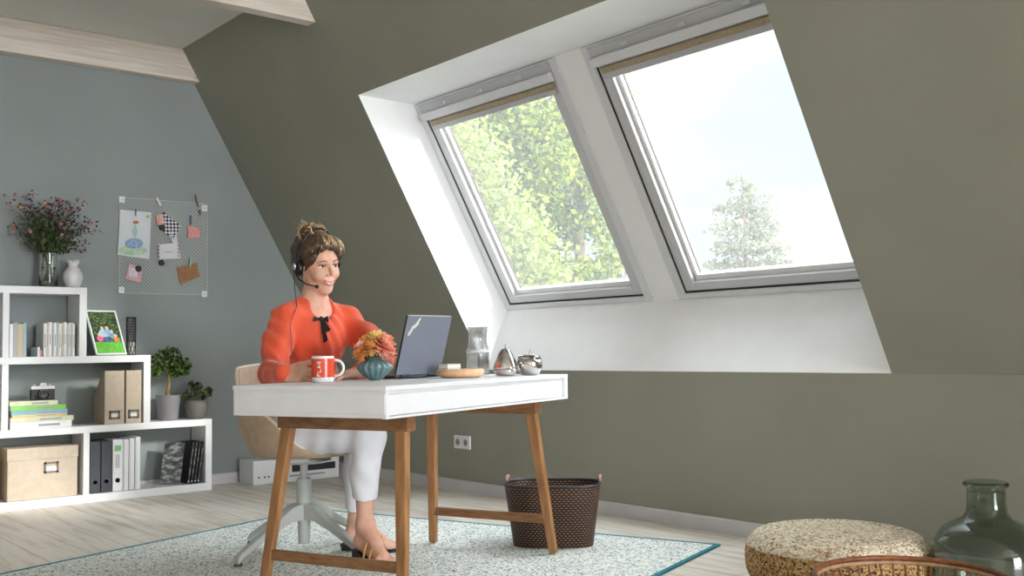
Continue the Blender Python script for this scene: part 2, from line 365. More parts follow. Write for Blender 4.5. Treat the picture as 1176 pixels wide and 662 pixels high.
MB().prism([p+V(0, 0, .001) for p in ri], (0, 0, .007)).build('pile', rug_mat(), rug, origin=sum(RC)/4)
m = MB()
for i in range(4):
    j = (i+1) % 4; m.prism([RC[i]+V(0, 0, .001), RC[j]+V(0, 0, .001), ri[j]+V(0, 0, .001), ri[i]+V(0, 0, .001)], (0, 0, .0078))
m.build('binding', mat('teal_rug_binding', (50, 130, 145), .9, .2, 90), rug, bevel=.001)

# ------------------------------------------------------------------ stepped bookcase
BX0, BX1 = XG+.02, -6.33; T_ = .042
bc = thing('bookcase', 'white open stepped bookcase against the grey green gable wall', 'bookcase', ((BX0+BX1)/2, 1.9, 0))
def board(name, y0, y1, z0, z1): return MB().box((BX0, y0, z0), (BX1, y1, z1)).build(name, SHELFW, bc, bevel=.0015)
YL = .9
ZS = [.0, .453, .868, 1.276]; YR = [2.745, 2.347, 1.962]
board('bottom_board', YL, YR[0], 0, .048)
for i, (nm) in enumerate(('shelf_board', 'shelf_board', 'top_board')): board(nm, YL, YR[i], ZS[i+1]-T_, ZS[i+1])
for i in range(3): z0 = .048 if i == 0 else ZS[i]; board('side_panel', YR[i]-T_, YR[i], z0, ZS[i+1]-T_); board('side_panel', YL, YL+T_, z0, ZS[i+1]-T_)
board('divider', 1.95, 1.985, .048, ZS[1]-T_)
board('divider', 1.50, 1.535, ZS[1], ZS[2]-T_)
board('divider', 1.50, 1.535, ZS[2], ZS[3]-T_)
# contents. all stand a touch behind the front edge
LB = .052
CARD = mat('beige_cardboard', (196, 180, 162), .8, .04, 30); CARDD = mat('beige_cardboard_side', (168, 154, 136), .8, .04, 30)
STEEL = mat('brushed_steel', (190, 190, 190), .35, .05, metal=.9)
def label_holder(parent, x, y, z, w=.042, h=.034):
    mb = MB(); fr = .006
    for (a, b_, c_, d_) in ((-w, -w+2*fr, -h, h), (w-2*fr, w, -h, h), (-w, w, -h, -h+2*fr), (-w, w, h-2*fr, h)): mb.box((x, y+a, z+c_), (x+.004, y+b_, z+d_))
    p = mb.build('label_holder', mat('dark_label_metal', (120, 112, 104), .4, metal=.6), parent)
    MB().box((x, y-w+.01, z-h+.012), (x+.002, y+w-.01, z+h*.2)).build('label_card', WHITE, p)
def at_shelf(z): return z+.001
# storage box lower left
y0, y1 = 1.535, 1.925; b_ = thing('storage_box', 'beige cardboard storage box with lid in the bottom shelf left of the binders', 'box', (-6.44, 1.73, .049))
MB().box((-6.53, y0+.004, .049), (-6.345, y1-.004, .285)).build('box_body', CARD, b_, bevel=.003)
MB().box((-6.534, y0, .275), (-6.341, y1, .345)).build('box_lid', CARD, b_, bevel=.003)
label_holder(b_, -6.345, 1.775, .225, .04, .032)
b_ = thing('storage_box', 'beige cardboard storage box at the far left end of the bottom shelf', 'box', (-6.44, 1.3, .049))
MB().box((-6.53, 1.104, .049), (-6.345, 1.486, .285)).build('box_body', CARD, b_, bevel=.003); MB().box((-6.534, 1.1, .275), (-6.341, 1.49, .345)).build('box_lid', CARD, b_, bevel=.003)
# binders
DARKB = mat('anthracite_binder', (66, 68, 76), .6, .08, 12); WHB = mat('white_binder', (232, 233, 236), .5, .02)
by = 1.994
def binder(y, wd, h, m, label, hole=True, grn=False):
    t_ = thing('ring_binder', label, 'binder', (-6.44, y+wd/2, .049), 'ring binders standing in the bottom shelf')
    s = MB().box((-6.53, y+.001, .049), (-6.352, y+wd-.001, .049+h)).build('cover', m, t_, bevel=.003)
    if hole: MB().lathe([(0, 0), (.011, 0), (.011, .002), (.0145, .002), (.0145, -.002)], (-6.352, y+wd/2, .049+.065), 16, ax=lambda p: V(p[2], p[0], p[1])).build('finger_hole', GASK, t_)
    if grn:
        lb = MB().box((-6.3518, y+.008, .049+.12), (-6.351, y+wd-.008, .049+h-.02)).build('spine_label', WHITE, t_)
        MB().box((-6.351, y+.012, .049+h-.07), (-6.3504, y+wd-.012, .049+h-.035)).build('green_label_band', mat('green_print', (128, 196, 120), .6), lb)
        q = MB()
        for k in range(3): q.box((-6.351, y+wd/2-.012+k*.009, .049+h-.17), (-6.3505, y+wd/2-.008+k*.009, .049+h-.09))
        q.build('printed_line', mat('grey_print', (150, 150, 165), .6), lb)
binder(by, .064, .305, DARKB, 'dark grey ring binder standing next to the white divider'); by += .066
binder(by, .064, .305, DARKB, 'dark grey ring binder touching the white binder with green label'); by += .067
binder(by, .062, .31, WHB, 'white ring binder with a green label on its spine', True, True); by += .063
for k, lab in enumerate(('narrow white binder right behind the green labelled binder', 'narrow white binder in the middle of the three plain ones', 'narrow white binder at the right end of the binder row')):
    t_ = thing('document_folder', lab, 'folder', (-6.44, by+.018, .049), 'plain white folders in the bottom shelf')
    MB().box((-6.53, by+.001, .049), (-6.352, by+.033, .355+.006*k)).build('cover', WHB, t_, bevel=.003)
    MB().box((-6.352, by+.006, .06), (-6.3512, by+.009, .345)).build('spine_crease', mat('grey_crease', (200, 202, 208), .6), t_); by += .036
# leaning magazines, black and white covers
def bw_mat():
    m, t, b, o = nt('black_white_print'); tc = N(t, 'ShaderNodeTexCoord'); mp = N(t, 'ShaderNodeMapping'); mp.inputs['Scale'].default_value = (6, 9, 16); t.links.new(tc.outputs['Object'], mp.inputs[0])
    no = N(t, 'ShaderNodeTexNoise', Scale=2.2, Detail=5); t.links.new(mp.outputs[0], no.inputs['Vector'])
    r = ramp(t, [(.35, (18, 19, 20)), (.5, (70, 74, 74)), (.62, (140, 146, 144))]); t.links.new(no.outputs['Fac'], r.inputs[0]); t.links.new(r.outputs[0], b.inputs['Base Color']); b.inputs['Roughness'].default_value = .45; return m
BWM = bw_mat(); BLK = mat('black_print', (22, 22, 24), .45, .1); PAPER = mat('paper_edge', (226, 222, 212), .8, .04, 90)
mags = []
for k in range(5):
    yt = 2.60+k*.0215; yb = 2.565+k*.0215; lean = V(0, yt-yb, .255); lean = lean/np.linalg.norm(lean); nn = V(0, lean[2], -lean[1])
    t_ = thing('magazine', ['black and white magazine leaning with its cover showing', 'black magazine leaning second behind the showing cover', 'black magazine in the middle of the leaning row', 'black magazine second from the shelf side panel', 'black magazine leaning against the shelf side panel'][k], 'magazine', (-6.44, yb, .049), 'magazines leaning in the bottom shelf')
    base = V(-6.44, yb+.004, .0505)
    if k == 0:
        a = nrm(V(.30, .95, 0)); up = nrm(V(-.012, .036, .26)); nn2 = nrm(np.cross(a, up)); q0 = V(-6.452, 2.466, .0525)
        MB().obox(q0+a*.05+up*.128, a, .062, nn2, .0025, up, .127).build('cover', BWM, t_)
        continue
    MB().box((-.085, 0, 0), (.09, .014, .262), lambda p: base+V(p[0], 0, 0)+nn*p[1]+lean*p[2]).build('cover', BLK, t_, bevel=.001)
    MB().box((.09, .004, .03), (.0906, .010, .22), lambda p: base+V(p[0], 0, 0)+nn*p[1]+lean*p[2]).build('spine_title', BWM, t_)
    MB().box((.09, .003, .012), (.0908, .011, .02), lambda p: base+V(p[0], 0, 0)+nn*p[1]+lean*p[2]).build('spine_mark', WHITE, t_)
# magazine files in the middle shelf
z0 = ZS[1]+.001
for k, (ya, yb) in enumerate(((2.075, 2.192), (2.202, 2.296))):
    t_ = thing('magazine_file', ['beige cardboard magazine file, left one with its sloped side showing', 'beige cardboard magazine file against the white side panel'][k], 'magazine file', (-6.44, (ya+yb)/2, z0), 'beige magazine files')
    hf = .322; m = MB(); xa, xb = -6.54, -6.345; th = .004
    for yy in (ya, yb-th): m.prism([V(xa, yy, z0), V(xb, yy, z0), V(xb, yy, z0+hf), V(xb-.03, yy, z0+hf), V(xa, yy, z0+.17)], (0, th, 0))
    m.box((xa, ya+th, z0), (xb-th, yb-th, z0+th)); m.box((xa, ya+th, z0+th), (xa+th, yb-th, z0+.17))
    m.build('side_wall', CARDD, t_)
    MB().box((xb-th, ya, z0), (xb+.001, yb, z0+hf)).build('front_panel', CARD, t_, bevel=.002)
    label_holder(t_, xb+.001, (ya+yb)/2, z0+.055, .032, .026)
# book pile
pile = [(.0, .335, .040, (232, 230, 228), 'white book at the bottom of the pile', .01), (0, .345, .026, (206, 208, 180), 'pale olive book second from the bottom of the pile', .02), (0, .30, .014, (222, 190, 130), 'thin tan book between olive and blue books', 0), (0, .305, .022, (130, 172, 196), 'blue book in the middle of the pile', 0), (0, .30, .028, (132, 196, 96), 'bright green book in the pile', 0), (0, .262, .026, (196, 218, 180), 'pale green book on top of the pile', 0)]
z = z0; yrs = [1.885, 1.895, 1.86, 1.862, 1.852, 1.808]
for (a, ln, hh, c_, lab, dx), yr in zip(pile, yrs):
    t_ = thing('book', lab, 'book', (-6.43, yr-ln/2, z), 'books lying in a pile under the camera'); cm = mat('cover_'+lab.split()[0]+str(hh), c_, .6, .06, 20)
    xf = -6.345+dx*.4; m = MB(); m.box((xf-.19, yr-ln, z), (xf, yr, z+.002)); m.box((xf-.19, yr-ln, z+hh-.002), (xf, yr, z+hh)); m.box((xf-.003, yr-ln, z+.002), (xf, yr, z+hh-.002)); m.build('cover', cm, t_)
    MB().box((xf-.186, yr-ln+.003, z+.002), (xf-.003, yr-.004, z+hh-.002)).build('pages', PAPER, t_)
    MB().box((xf, yr-ln*.55, z+hh*.3), (xf+.0006, yr-ln*.2, z+hh*.65)).build('spine_title', mat('grey_title', (150, 150, 158), .6), t_); z += hh+.0008
# camera on the pile
cx, cy, cz = -6.40, 1.735, z+.0005
t_ = thing('photo_camera', 'black and silver film camera lying on the book pile', 'camera', (cx, cy, cz))
MB().box((cx-.018, cy-.066, cz), (cx+.018, cy+.066, cz+.062)).build('camera_body', BLK, t_, bevel=.005)
MB().box((cx-.018, cy-.066, cz+.062), (cx+.018, cy+.066, cz+.082)).prism([V(cx-.017, cy-.024, cz+.082), V(cx-.017, cy+.024, cz+.082), V(cx-.017, cy+.014, cz+.1), V(cx-.017, cy-.014, cz+.1)], (.034, 0, 0)).build('top_plate', mat('silver_top', (205, 203, 204), .35, metal=.3), t_, bevel=.003)
ln_ = MB().lathe([(.03, 0), (.03, .012), (.027, .014), (.027, .034), (.022, .036), (.02, .03), (0, .028)], (cx+.018, cy, cz+.034), 24, ax=lambda p: V(p[2], p[0], p[1])).build('lens', BLK, t_, smooth=False)
MB().lathe([(.028, 0), (.0285, .002), (.028, .004)], (cx+.04, cy, cz+.034), 24, ax=lambda p: V(p[2], p[0], p[1])).build('lens_ring', STEEL, ln_)
for dy in (-.045, .04): MB().lathe([(.009, 0), (.009, .008), (0, .009)], (cx, cy+dy, cz+.082), 14).build('dial', STEEL, t_)
# row of books top shelf
z1 = ZS[2]+.001; cols = [(238, 236, 232), (214, 206, 198), (240, 240, 240), (198, 180, 168), (236, 238, 240), (178, 196, 202), (236, 230, 226), (206, 196, 170), (240, 238, 236), (188, 206, 206), (226, 214, 210), (196, 190, 186), (240, 240, 238)]
y = 1.728; k = 0; names = ['white', 'greige', 'bright white', 'rosy brown', 'cool white', 'pale blue', 'cream white', 'sand', 'plain white', 'mint grey', 'pale pink', 'stone grey', 'clear white']
place = ['at the left end of the upright row', 'second from the left in the upright row', 'third from the left in the upright row', 'fourth from the left in the upright row', 'fifth from the left in the upright row', 'sixth from the left in the upright row', 'in the middle of the upright row', 'sixth from the right in the upright row', 'fifth from the right in the upright row', 'fourth from the right in the upright row', 'third from the right in the upright row', 'second from the right in the upright row', 'at the right end of the upright row']
while k < 13:
    wd = [.019, .011, .018, .010, .016, .011, .018, .014, .014, .012, .014, .010, .014][k]*.98; hh = .197+.004*((k*7) % 3-1)
    t_ = thing('book', f'thin {names[k]} book {place[k]}', 'book', (-6.43, y+wd/2, z1), 'books upright on the top shelf')
    cm = mat(f'spine_{names[k]}', cols[k], .6, .03, 30); MB().box((-6.52, y+.0004, z1), (-6.36, y+wd-.0004, z1+hh)).build('cover', cm, t_, bevel=.0015)
    MB().box((-6.36, y+wd*.35, z1+.05+.01*(k % 3)), (-6.3595, y+wd*.62, z1+.13)).build('spine_title', mat('grey_title', (150, 150, 158), .6), t_); y += wd; k += 1
for q in range(2):
    t_ = thing('book', ['small white booklet standing left of the upright book row', 'small pinkish booklet next to the upright book row'][q], 'book', (-6.43, 1.700+q*.014, z1), 'small booklets on the top shelf')
    MB().box((-6.50, 1.695+q*.013, z1), (-6.352, 1.706+q*.013, z1+.056-q*.018)).build('cover', mat(['spine_white2', 'spine_pink2'][q], [(240, 240, 240), (205, 150, 150)][q], .6), t_)
y = 1.545
for q in range(4):
    wd = .018+.006*(q % 3); t_ = thing('book', f'{["white", "grey", "tan", "pale blue"][q % 4]} book in the short row right beside the shelf divider', 'book', (-6.43, y, z1), 'books by the shelf divider')
    MB().box((-6.52, y+.0004, z1), (-6.36, y+wd-.0004, z1+.19+.006*(q % 2))).build('cover', mat(f'spn{q%4}', [(238, 238, 238), (180, 180, 182), (206, 190, 160), (170, 188, 200)][q % 4], .6), t_); y += wd
# white porcelain vase and flower vase on top
z2 = ZS[3]+.001; P = Wx(83.5, 329, -6.42); c = V(-6.42, P[1], z2)
t_ = thing('bud_vase', 'small white knobbly porcelain vase on top of the bookcase', 'vase', c)
prof = [(.0, 0), (.032, 0), (.046, .02), (.056, .055), (.054, .09), (.036, .118), (.026, .128), (.026, .14), (.034, .152), (.028, .156), (.02, .14), (0, .13)]
MB().lathe(prof, c, 32, rib=lambda a, z: .05*math.sin(a*8)*math.sin(z*150)).build('vase_body', mat('porcelain', (226, 224, 224), .35, .03), t_, smooth=True)
mb = MB()
for k in range(7): a = k*.9; mb.ball(c+V(.026*math.cos(a), .026*math.sin(a), .155+.006*(k % 2)), .012, 8)
mb.build('knob', mat('porcelain'  , (226, 224, 224)), t_, smooth=True)
P = Wx(58, 329, -6.42); c = V(-6.43, P[1]-.01, z2)
t_ = thing('flower_vase', 'tall clear glass vase at the left on top of the bookcase', 'vase', c)
gl = MB().lathe([(0, 0), (.052, 0), (.055, .01), (.05, .1), (.047, .2), (.05, .215), (.046, .215), (.043, .2), (.046, .1), (.05, .014), (0, .008)], c, 32).build('glass_body', glass('clear_glass', (.96, .98, .96)), t_, smooth=True)
MB().lathe([(0, .010), (.046, .016), (.042, .12), (0, .12)], c, 28).build('water', glass('water_glass', (.90, .95, .88), ior=1.33), t_, smooth=True)
bq = thing('flower_bouquet', 'dried bouquet of purple and pink blossoms in the glass vase', 'flowers', c+V(0, 0, .02), )
mb = MB(); pk = []; gp = []; dk = []; r_ = np.random.default_rng(5)
for k in range(46):
    az = r_.random()*2*PI; sp = .03+.21*r_.random()**.7; hh = .34+.24*r_.random()-.5*max(0, sp-.14); 
    if k % 9 == 0: az = PI/2+.3*r_.normal(); sp = .22+.05*r_.random(); hh = .22+.2*r_.random()
    p0 = c+V(-.02*math.cos(az), -.02*math.sin(az), .03+.02*r_.random()); p1 = c+V(.03*math.cos(az), .03*math.sin(az), .215); dx = sp*math.cos(az); dx = min(max(dx, -.11), .16); p2 = c+V(dx*.6, sp*.6*math.sin(az), .215+(hh-.2)*.65); p3 = c+V(dx, sp*math.sin(az), hh)
    mb.tube([p0, p1, p2, p3], [.0018, .0016, .0013, .001], 5)
    for q in range(14): f_ = r_.random(); dk.append(p2+(p3-p2)*f_+r_.normal(size=3)*.022)
    for q in range(16): f_ = r_.random(); gp.append(p1+(p2-p1)*(.15+.85*f_)+r_.normal(size=3)*.020)
    pk.append(p3)
mb.build('stem', mat('stem_green', (96, 112, 70), .7), bq)
def cl(p): return np.stack([np.clip(p[:, 0], XG+.02, 0), p[:, 1], p[:, 2]], 1)
leaves('foliage', cl(np.array(gp)), .035, leaf_mat('bouquet_leaf', [(44, 56, 34), (92, 110, 62), (60, 74, 48)]), bq, seed=1)
leaves('dried_filler', cl(np.array(dk)), .017, leaf_mat('purple_seed', [(62, 40, 52), (96, 62, 78), (120, 96, 100)]), bq, asp=.8, seed=2)['kind'] = 'stuff'
mb = MB(); mo = MB()
for i, p in enumerate(pk): (mo if i % 7 == 3 else mb).ball(p if p[0] > XG+.02 else p+V(.03, 0, 0), .007+.006*r_.random(), 7)
mb.build('blossom', mat('pink_blossom', (176, 118, 138), .7, .3, 80), bq); mo.build('orange_blossom', mat('orange_blossom', (226, 160, 90), .7, .2, 80), bq)
# photo frame on the second step
zf = ZS[2]+.001; t_ = thing('framed_photo', 'white framed family photo on the lawn leaning on the bookcase step', 'photo frame', (-6.42, 2.1, zf))
fa = nrm(V(-.30, .95, 0)); fu = nrm(V(-.36, -.145, 1)); fo = np.cross(fa, fu); fo = fo/np.linalg.norm(fo)
if fo[0] < 0: fo = -fo
fw2, fh = .106, .146; fc = V(-6.385, 2.128, zf+.004)+fu*fh; 
def FM(a, b_, c_): return fc+fa*a+fu*b_+fo*c_
mb = MB(); t1 = .009
for (a0, a1, b0, b1) in ((-fw2, -fw2+t1, -fh, fh), (fw2-t1, fw2, -fh, fh), (-fw2+t1, fw2-t1, -fh, -fh+t1), (-fw2+t1, fw2-t1, fh-t1, fh)): mb.box((a0, b0, -.006), (a1, b1, .006), lambda p: FM(*p))
mb.build('frame', WHITE, t_, bevel=.001)
MB().box((-fw2+.002, -fh+.002, -.008), (fw2-.002, fh-.002, -.004), lambda p: FM(*p)).build('backing', mat('brown_backing', (120, 96, 76), .8), t_)
def photo_mat(name, f):
    m, t, b, o = nt(name); f(t, b); b.inputs['Roughness'].default_value = .35; return m
def foliage_photo(t, b):
    tc = N(t, 'ShaderNodeTexCoord'); no = N(t, 'ShaderNodeTexNoise', Scale=95, Detail=4); t.links.new(tc.outputs['Object'], no.inputs['Vector'])
    r = ramp(t, [(.38, (20, 30, 16)), (.52, (46, 72, 34)), (.68, (140, 162, 104))]); t.links.new(no.outputs['Fac'], r.inputs[0]); t.links.new(r.outputs[0], b.inputs['Base Color'])
pp = MB().box((-fw2+t1, -fh*.42, -.003), (fw2-t1, fh-t1, -.001), lambda p: FM(*p)).build('print', photo_mat('photo_trees', foliage_photo), t_)
MB().box((-fw2+t1, -fh+t1, -.003), (fw2-t1, -fh*.42, -.001), lambda p: FM(*p)).build('printed_lawn', mat('photo_lawn', (98, 176, 60), .4, .15, 60), t_)
for k, (a, b_, rr, c_) in enumerate(((-.05, -.04, .022, (224, 90, 130)), (-.02, -.005, .03, (150, 190, 214)), (.015, -.002, .028, (112, 164, 200)), (.042, -.02, .022, (100, 150, 190)), (.062, -.042, .018, (236, 120, 60)), (-.005, -.044, .022, (60, 90, 150)))):
    pg = MB(); n_ = 14; pg.prism([FM(a+rr*math.cos(2*PI*i/n_), b_+rr*.9*math.sin(2*PI*i/n_), -.001) for i in range(n_)], fo*.0006); sh = pg.build('printed_figure', mat(f'photo_shirt{k}', c_, .4), pp)
    pg = MB(); pg.prism([FM(a+.010*math.cos(2*PI*i/n_), b_+rr+.004+.012*math.sin(2*PI*i/n_), -.0008) for i in range(n_)], fo*.0008); pg.build('printed_face', mat('photo_skin', (224, 172, 150), .4), pp)
MB().bar(FM(0, .03, -.008), V(-6.53, 2.10, zf+.003), .04, .003, fa).build('easel_back', mat('brown_backing', (120, 96, 76)), t_)
# black wire decoration
c = V(-6.45, 2.268, zf); t_ = thing('candle_lantern', 'black zigzag wire candle holder behind the photo frame', 'candle holder', c)
mb = MB(); Rr, hh = .028, .235
for zz in (.004, hh): mb.tube([c+V(Rr*math.cos(a), Rr*math.sin(a), zz) for a in np.linspace(0, 2*PI, 20)[:-1]], .0025, 5, True)
n_ = 9
for k in range(n_):
    for sg in (1, -1): mb.tube([c+V(Rr*math.cos(2*PI*(k+sg*.5*j)/n_), Rr*math.sin(2*PI*(k+sg*.5*j)/n_), .004+(hh-.004)*j/7) for j in range(8)], .0022, 4)
mb.build('wire_cage', BLK, t_)
MB().lathe([(0, .007), (.022, .007), (.022, .08), (0, .08)], c, 20).build('candle', mat('wax', (225, 222, 214), .6), t_)
# potted plants
z0p = ZS[1]+.001
def leafy(name, centers, n, size, mt, parent, seed, xmin=XG+.03):
    r = np.random.default_rng(seed); out_ = []
    for i in range(n):
        c_, rad = centers[r.integers(len(centers))]; d = r.normal(size=3); d /= np.linalg.norm(d); p = np.array(c_)+d*np.array(rad)*(.45+.55*r.random()**.5)
        if p[0] < xmin: p[0] = xmin+.02*r.random()
        out_.append(p)
    return leaves(name, out_, size, mt, parent, asp=.62, seed=seed)
c = V(-6.44, Wx(193, 482, -6.44)[1], z0p); t_ = thing('potted_ficus', 'small bonsai ficus tree in a tapered grey pot on the bookcase', 'potted plant', c)
hp = .158; pot = MB().lathe([(0, 0), (.058, 0), (.060, .004), (.076, hp), (.068, hp), (.063, hp-.02), (0, hp-.022)], c, 40).build('pot', mat('grey_zinc_pot', (124, 122, 126), .6, .06, 6), t_, smooth=False)
MB().lathe([(0, hp-.018), (.064, hp-.018), (.062, hp-.026)], c, 30).build('soil', mat('dark_soil', (54, 42, 34), .95, .3, 90), t_)
tr_ = [c+V(0, 0, hp-.03), c+V(.004, -.004, hp+.03), c+V(0, .006, hp+.08), c+V(0, .0, hp+.14), c+V(0, 0.01, hp+.2)]
mb = MB().tube(tr_, [.015, .012, .010, .008, .006], 10)
for a in (.3, 1.6, 2.9, 4.2, 5.3): mb.tube([tr_[3], tr_[3]+V(.03*math.cos(a), .05*math.sin(a), .05), tr_[3]+V(.05*math.cos(a), .10*math.sin(a), .10)], [.005, .004, .002], 6)
mb.build('trunk', mat('ficus_bark', (150, 120, 84), .8, .2, 40), t_, smooth=True)
cc = c+V(0, .012, hp+.19)
fol = [(cc+V(0, -.04, .03), (.05, .08, .07)), (cc+V(.01, .05, .0), (.06, .08, .06)), (cc+V(0, .0, .06), (.05, .07, .06)), (cc+V(0, -.09, -.02), (.03, .04, .05)), (cc+V(0, .10, -.02), (.03, .045, .05)), (cc+V(.03, .03, -.04), (.03, .05, .04))]
leafy('foliage', fol, 820, .025, leaf_mat('ficus_leaf', [(22, 36, 16), (44, 70, 26), (92, 130, 44), (140, 168, 70)]), t_, 3)
c = V(-6.42, Wx(225, 481, -6.42)[1]+.002, z0p); t_ = thing('potted_shrub', 'low leafy plant in a round grey pot at the shelf end', 'potted plant', c)
hp = .118; MB().lathe([(0, 0), (.044, 0), (.05, .004), (.07, .05), (.077, .08), (.072, .1), (.062, hp), (.056, hp), (.06, .095), (0, .09)], c, 40).build('pot', mat('warm_grey_pot', (116, 112, 106), .6, .08, 8), t_, smooth=True)
MB().lathe([(0, .108), (.057, .106), (.055, .095)], c, 30).build('soil', mat('clay_soil', (130, 76, 58), .95, .3, 90), t_)
mb = MB()
for a in np.linspace(0, 6, 7): mb.tube([c+V(0, 0, .1), c+V(.02*math.cos(a), .03*math.sin(a), .14), c+V(.03*math.cos(a), .06*math.sin(a), .17)], [.004, .003, .002], 5)
mb.build('stem', mat('stem_green', (96, 112, 70)), t_)
fol = [(c+V(0, -.02, .17), (.04, .05, .045)), (c+V(0, .04, .16), (.04, .05, .04)), (c+V(0, -.065, .145), (.02, .03, .02)), (c+V(.0, .01, .2), (.02, .03, .03)), (c+V(0, .085, .17), (.02, .02, .03)), (c+V(0, -.03, .225), (.02, .02, .02))]
leafy('foliage', fol, 330, .026, leaf_mat('shrub_leaf', [(26, 38, 22), (56, 76, 40), (112, 128, 76), (160, 168, 110)]), t_, 4)

# ------------------------------------------------------------------ memo board
gx = XG+.006; gy0, gy1, gz0, gz1 = 2.233, 2.815, 1.262, 1.876
mbd = thing('memo_board', 'pale wire mesh memo board screwed to the gable wall', 'memo board', (XG+.004, 2.52, 1.57))
mb = MB(); pitch = .0235; rr = .0011; LY, LZ = gy1-gy0, gz1-gz0
def clip_line(c_, s_):
    pts = []
    for yy in (0, LY):
        zz = c_+s_*yy
        if 0 <= zz <= LZ: pts.append((yy, zz))
    for zz in (0, LZ):
        yy = (zz-c_)/s_
        if 0 < yy < LY: pts.append((yy, zz))
    return pts[:2] if len(pts) >= 2 else None
for s_ in (1.0, -1.0):
    c_ = -LY if s_ > 0 else 0
    while c_ < LZ+(0 if s_ > 0 else LY):
        q = clip_line(c_, s_)
        if q and math.dist(q[0], q[1]) > .01: mb.bar(V(gx, gy0+q[0][0], gz0+q[0][1]), V(gx, gy0+q[1][0], gz0+q[1][1]), rr*2.6, rr, (0, s_, -1))
        c_ += pitch
mb.build('mesh', mat('pale_grey_wire', (196, 202, 200), .5), mbd)
mb = MB()
for a, b_ in (((gy0, gz0), (gy1, gz0)), ((gy1, gz0), (gy1, gz1)), ((gy1, gz1), (gy0, gz1)), ((gy0, gz1), (gy0, gz0))): mb.tube([V(gx+.001, *a), V(gx+.001, *b_)], .0024, 6)
mb.build('border_wire', mat('pale_grey_wire', (196, 202, 200)), mbd)
for yy, zz in ((gy0+.014, gz1-.016), (gy1-.02, gz1-.03), (gy0+.014, gz0+.02), (gy1-.02, gz0+.006)):
    cb = MB().box((XG+.001, yy-.018, zz-.02), (gx+.005, yy+.018, zz+.02)).build('corner_bracket', mat('white_plastic', (226, 228, 230), .4), mbd, bevel=.002)
    MB().lathe([(0, 0), (.006, 0), (.006, .002), (0, .0025)], (gx+.005, yy, zz), 12, ax=lambda p: V(p[2], p[0], p[1])).build('screw', STEEL, cb)
gf = gx+.004
def GP(px, py, x=None): return Wx(px, py, gf if x is None else x)
def sheet(name, quad, m, label, cat, th=.0012, x=None, group=None):
    q = [GP(*p, x) for p in quad]; c_ = sum(q)/4; t_ = thing(name, label, cat, c_, group)
    nx, ny = 8, 8; mb = MB(); vs = []; 
    for j in range(ny+1):
        for i in range(nx+1):
            u, v = i/nx, j/ny; p = (q[0]*(1-u)+q[1]*u)*(1-v)+(q[3]*(1-u)+q[2]*u)*v; p = p+V(.004*(abs(u-.5)*2)**2+.003*v*v, 0, 0); vs.append(p)
    mb.add(vs, [(j*(nx+1)+i, j*(nx+1)+i+1, (j+1)*(nx+1)+i+1, (j+1)*(nx+1)+i) for j in range(ny) for i in range(nx)])
    ob = mb.build('paper', m, t_); md = ob.modifiers.new('s', 'SOLIDIFY'); md.thickness = th; md.offset = 0
    return t_, q
def blob(parent, name, px, py, rx, ry, m, x=.009, n=16, rot=0, jag=0):
    pts = []
    for i in range(n):
        a = 2*PI*i/n; k = 1+jag*math.sin(a*5); X, Y = rx*k*math.cos(a), ry*k*math.sin(a); pts.append(GP(px+X*math.cos(rot)-Y*math.sin(rot), py+X*math.sin(rot)+Y*math.cos(rot), gf+x))
    return MB().prism(pts, (.0008, 0, 0)).build(name, m, parent)
t_, q = sheet('drawing', [(138, 241), (173.5, 244), (171, 298), (134.5, 293)], mat('drawing_paper', (216, 220, 226), .8, .02), 'child watercolour of a lighthouse on a blue island hung on the mesh board', 'drawing')
blob(t_, 'painted_meadow', 152.5, 288, 17, 5.5, mat('pale_green_wash', (182, 208, 178), .8, .1, 40), .0085)
blob(t_, 'painted_island', 154, 280, 10.5, 6, mat('blue_wash', (150, 172, 208), .8, .15, 60), .0094)
blob(t_, 'painted_tower', 155, 266, 3, 8.5, mat('teal_wash', (168, 206, 208), .8, .1, 60), .0094, n=4)
blob(t_, 'painted_roof', 156, 255.5, 3.5, 2, mat('red_wash', (206, 122, 108), .8, .1), .0104)
blob(t_, 'painted_sun', 170, 249, 2, 2, mat('lime_wash', (176, 206, 130), .8), .009)
def peg(px, py, l, ang, c_, label, w_=1.3):
    a = GP(px-math.sin(ang)*l/2, py-math.cos(ang)*l/2, gf+.016); b_ = GP(px+math.sin(ang)*l/2, py+math.cos(ang)*l/2, gf+.016); cm = mat('peg_'+label.split()[0]+label.split()[1], c_, .6)
    t_ = thing('clothes_peg', label, 'peg', (a+b_)/2, 'small pegs clipping notes to the board')
    for k in (-1, 1): MB().bar(a+V(k*.003, 0, 0), b_+V(k*.003*.4, 0, 0), .0028, w_*.006, (1, 0, 0)).build('peg_half', cm, t_)
    m_ = (a+b_)/2; MB().tube([m_+V(-.006, -.004, 0), m_+V(.006, -.004, 0), m_+V(.006, .004, 0), m_+V(-.006, .004, 0)], .0009, 4, True).build('spring', STEEL, t_)
peg(156, 244, 8, 0, (120, 122, 122), 'grey peg holding the lighthouse drawing', .8)
def plaid(t, b):
    tc = N(t, 'ShaderNodeTexCoord'); mp = N(t, 'ShaderNodeMapping'); mp.inputs['Rotation'].default_value = (.75, 0, 0); t.links.new(tc.outputs['Object'], mp.inputs[0])
    ck = N(t, 'ShaderNodeTexChecker', Scale=62); t.links.new(mp.outputs[0], ck.inputs['Vector']); ck.inputs['Color1'].default_value = (.02, .02, .04, 1); ck.inputs['Color2'].default_value = (.72, .72, .76, 1); t.links.new(ck.outputs[0], b.inputs['Base Color'])
t_, q = sheet('swatch', [(187, 243), (208, 260), (199, 275), (182, 262)], photo_mat('plaid_print', plaid), 'black and white checked cloth swatch tilted on the mesh board', 'swatch')
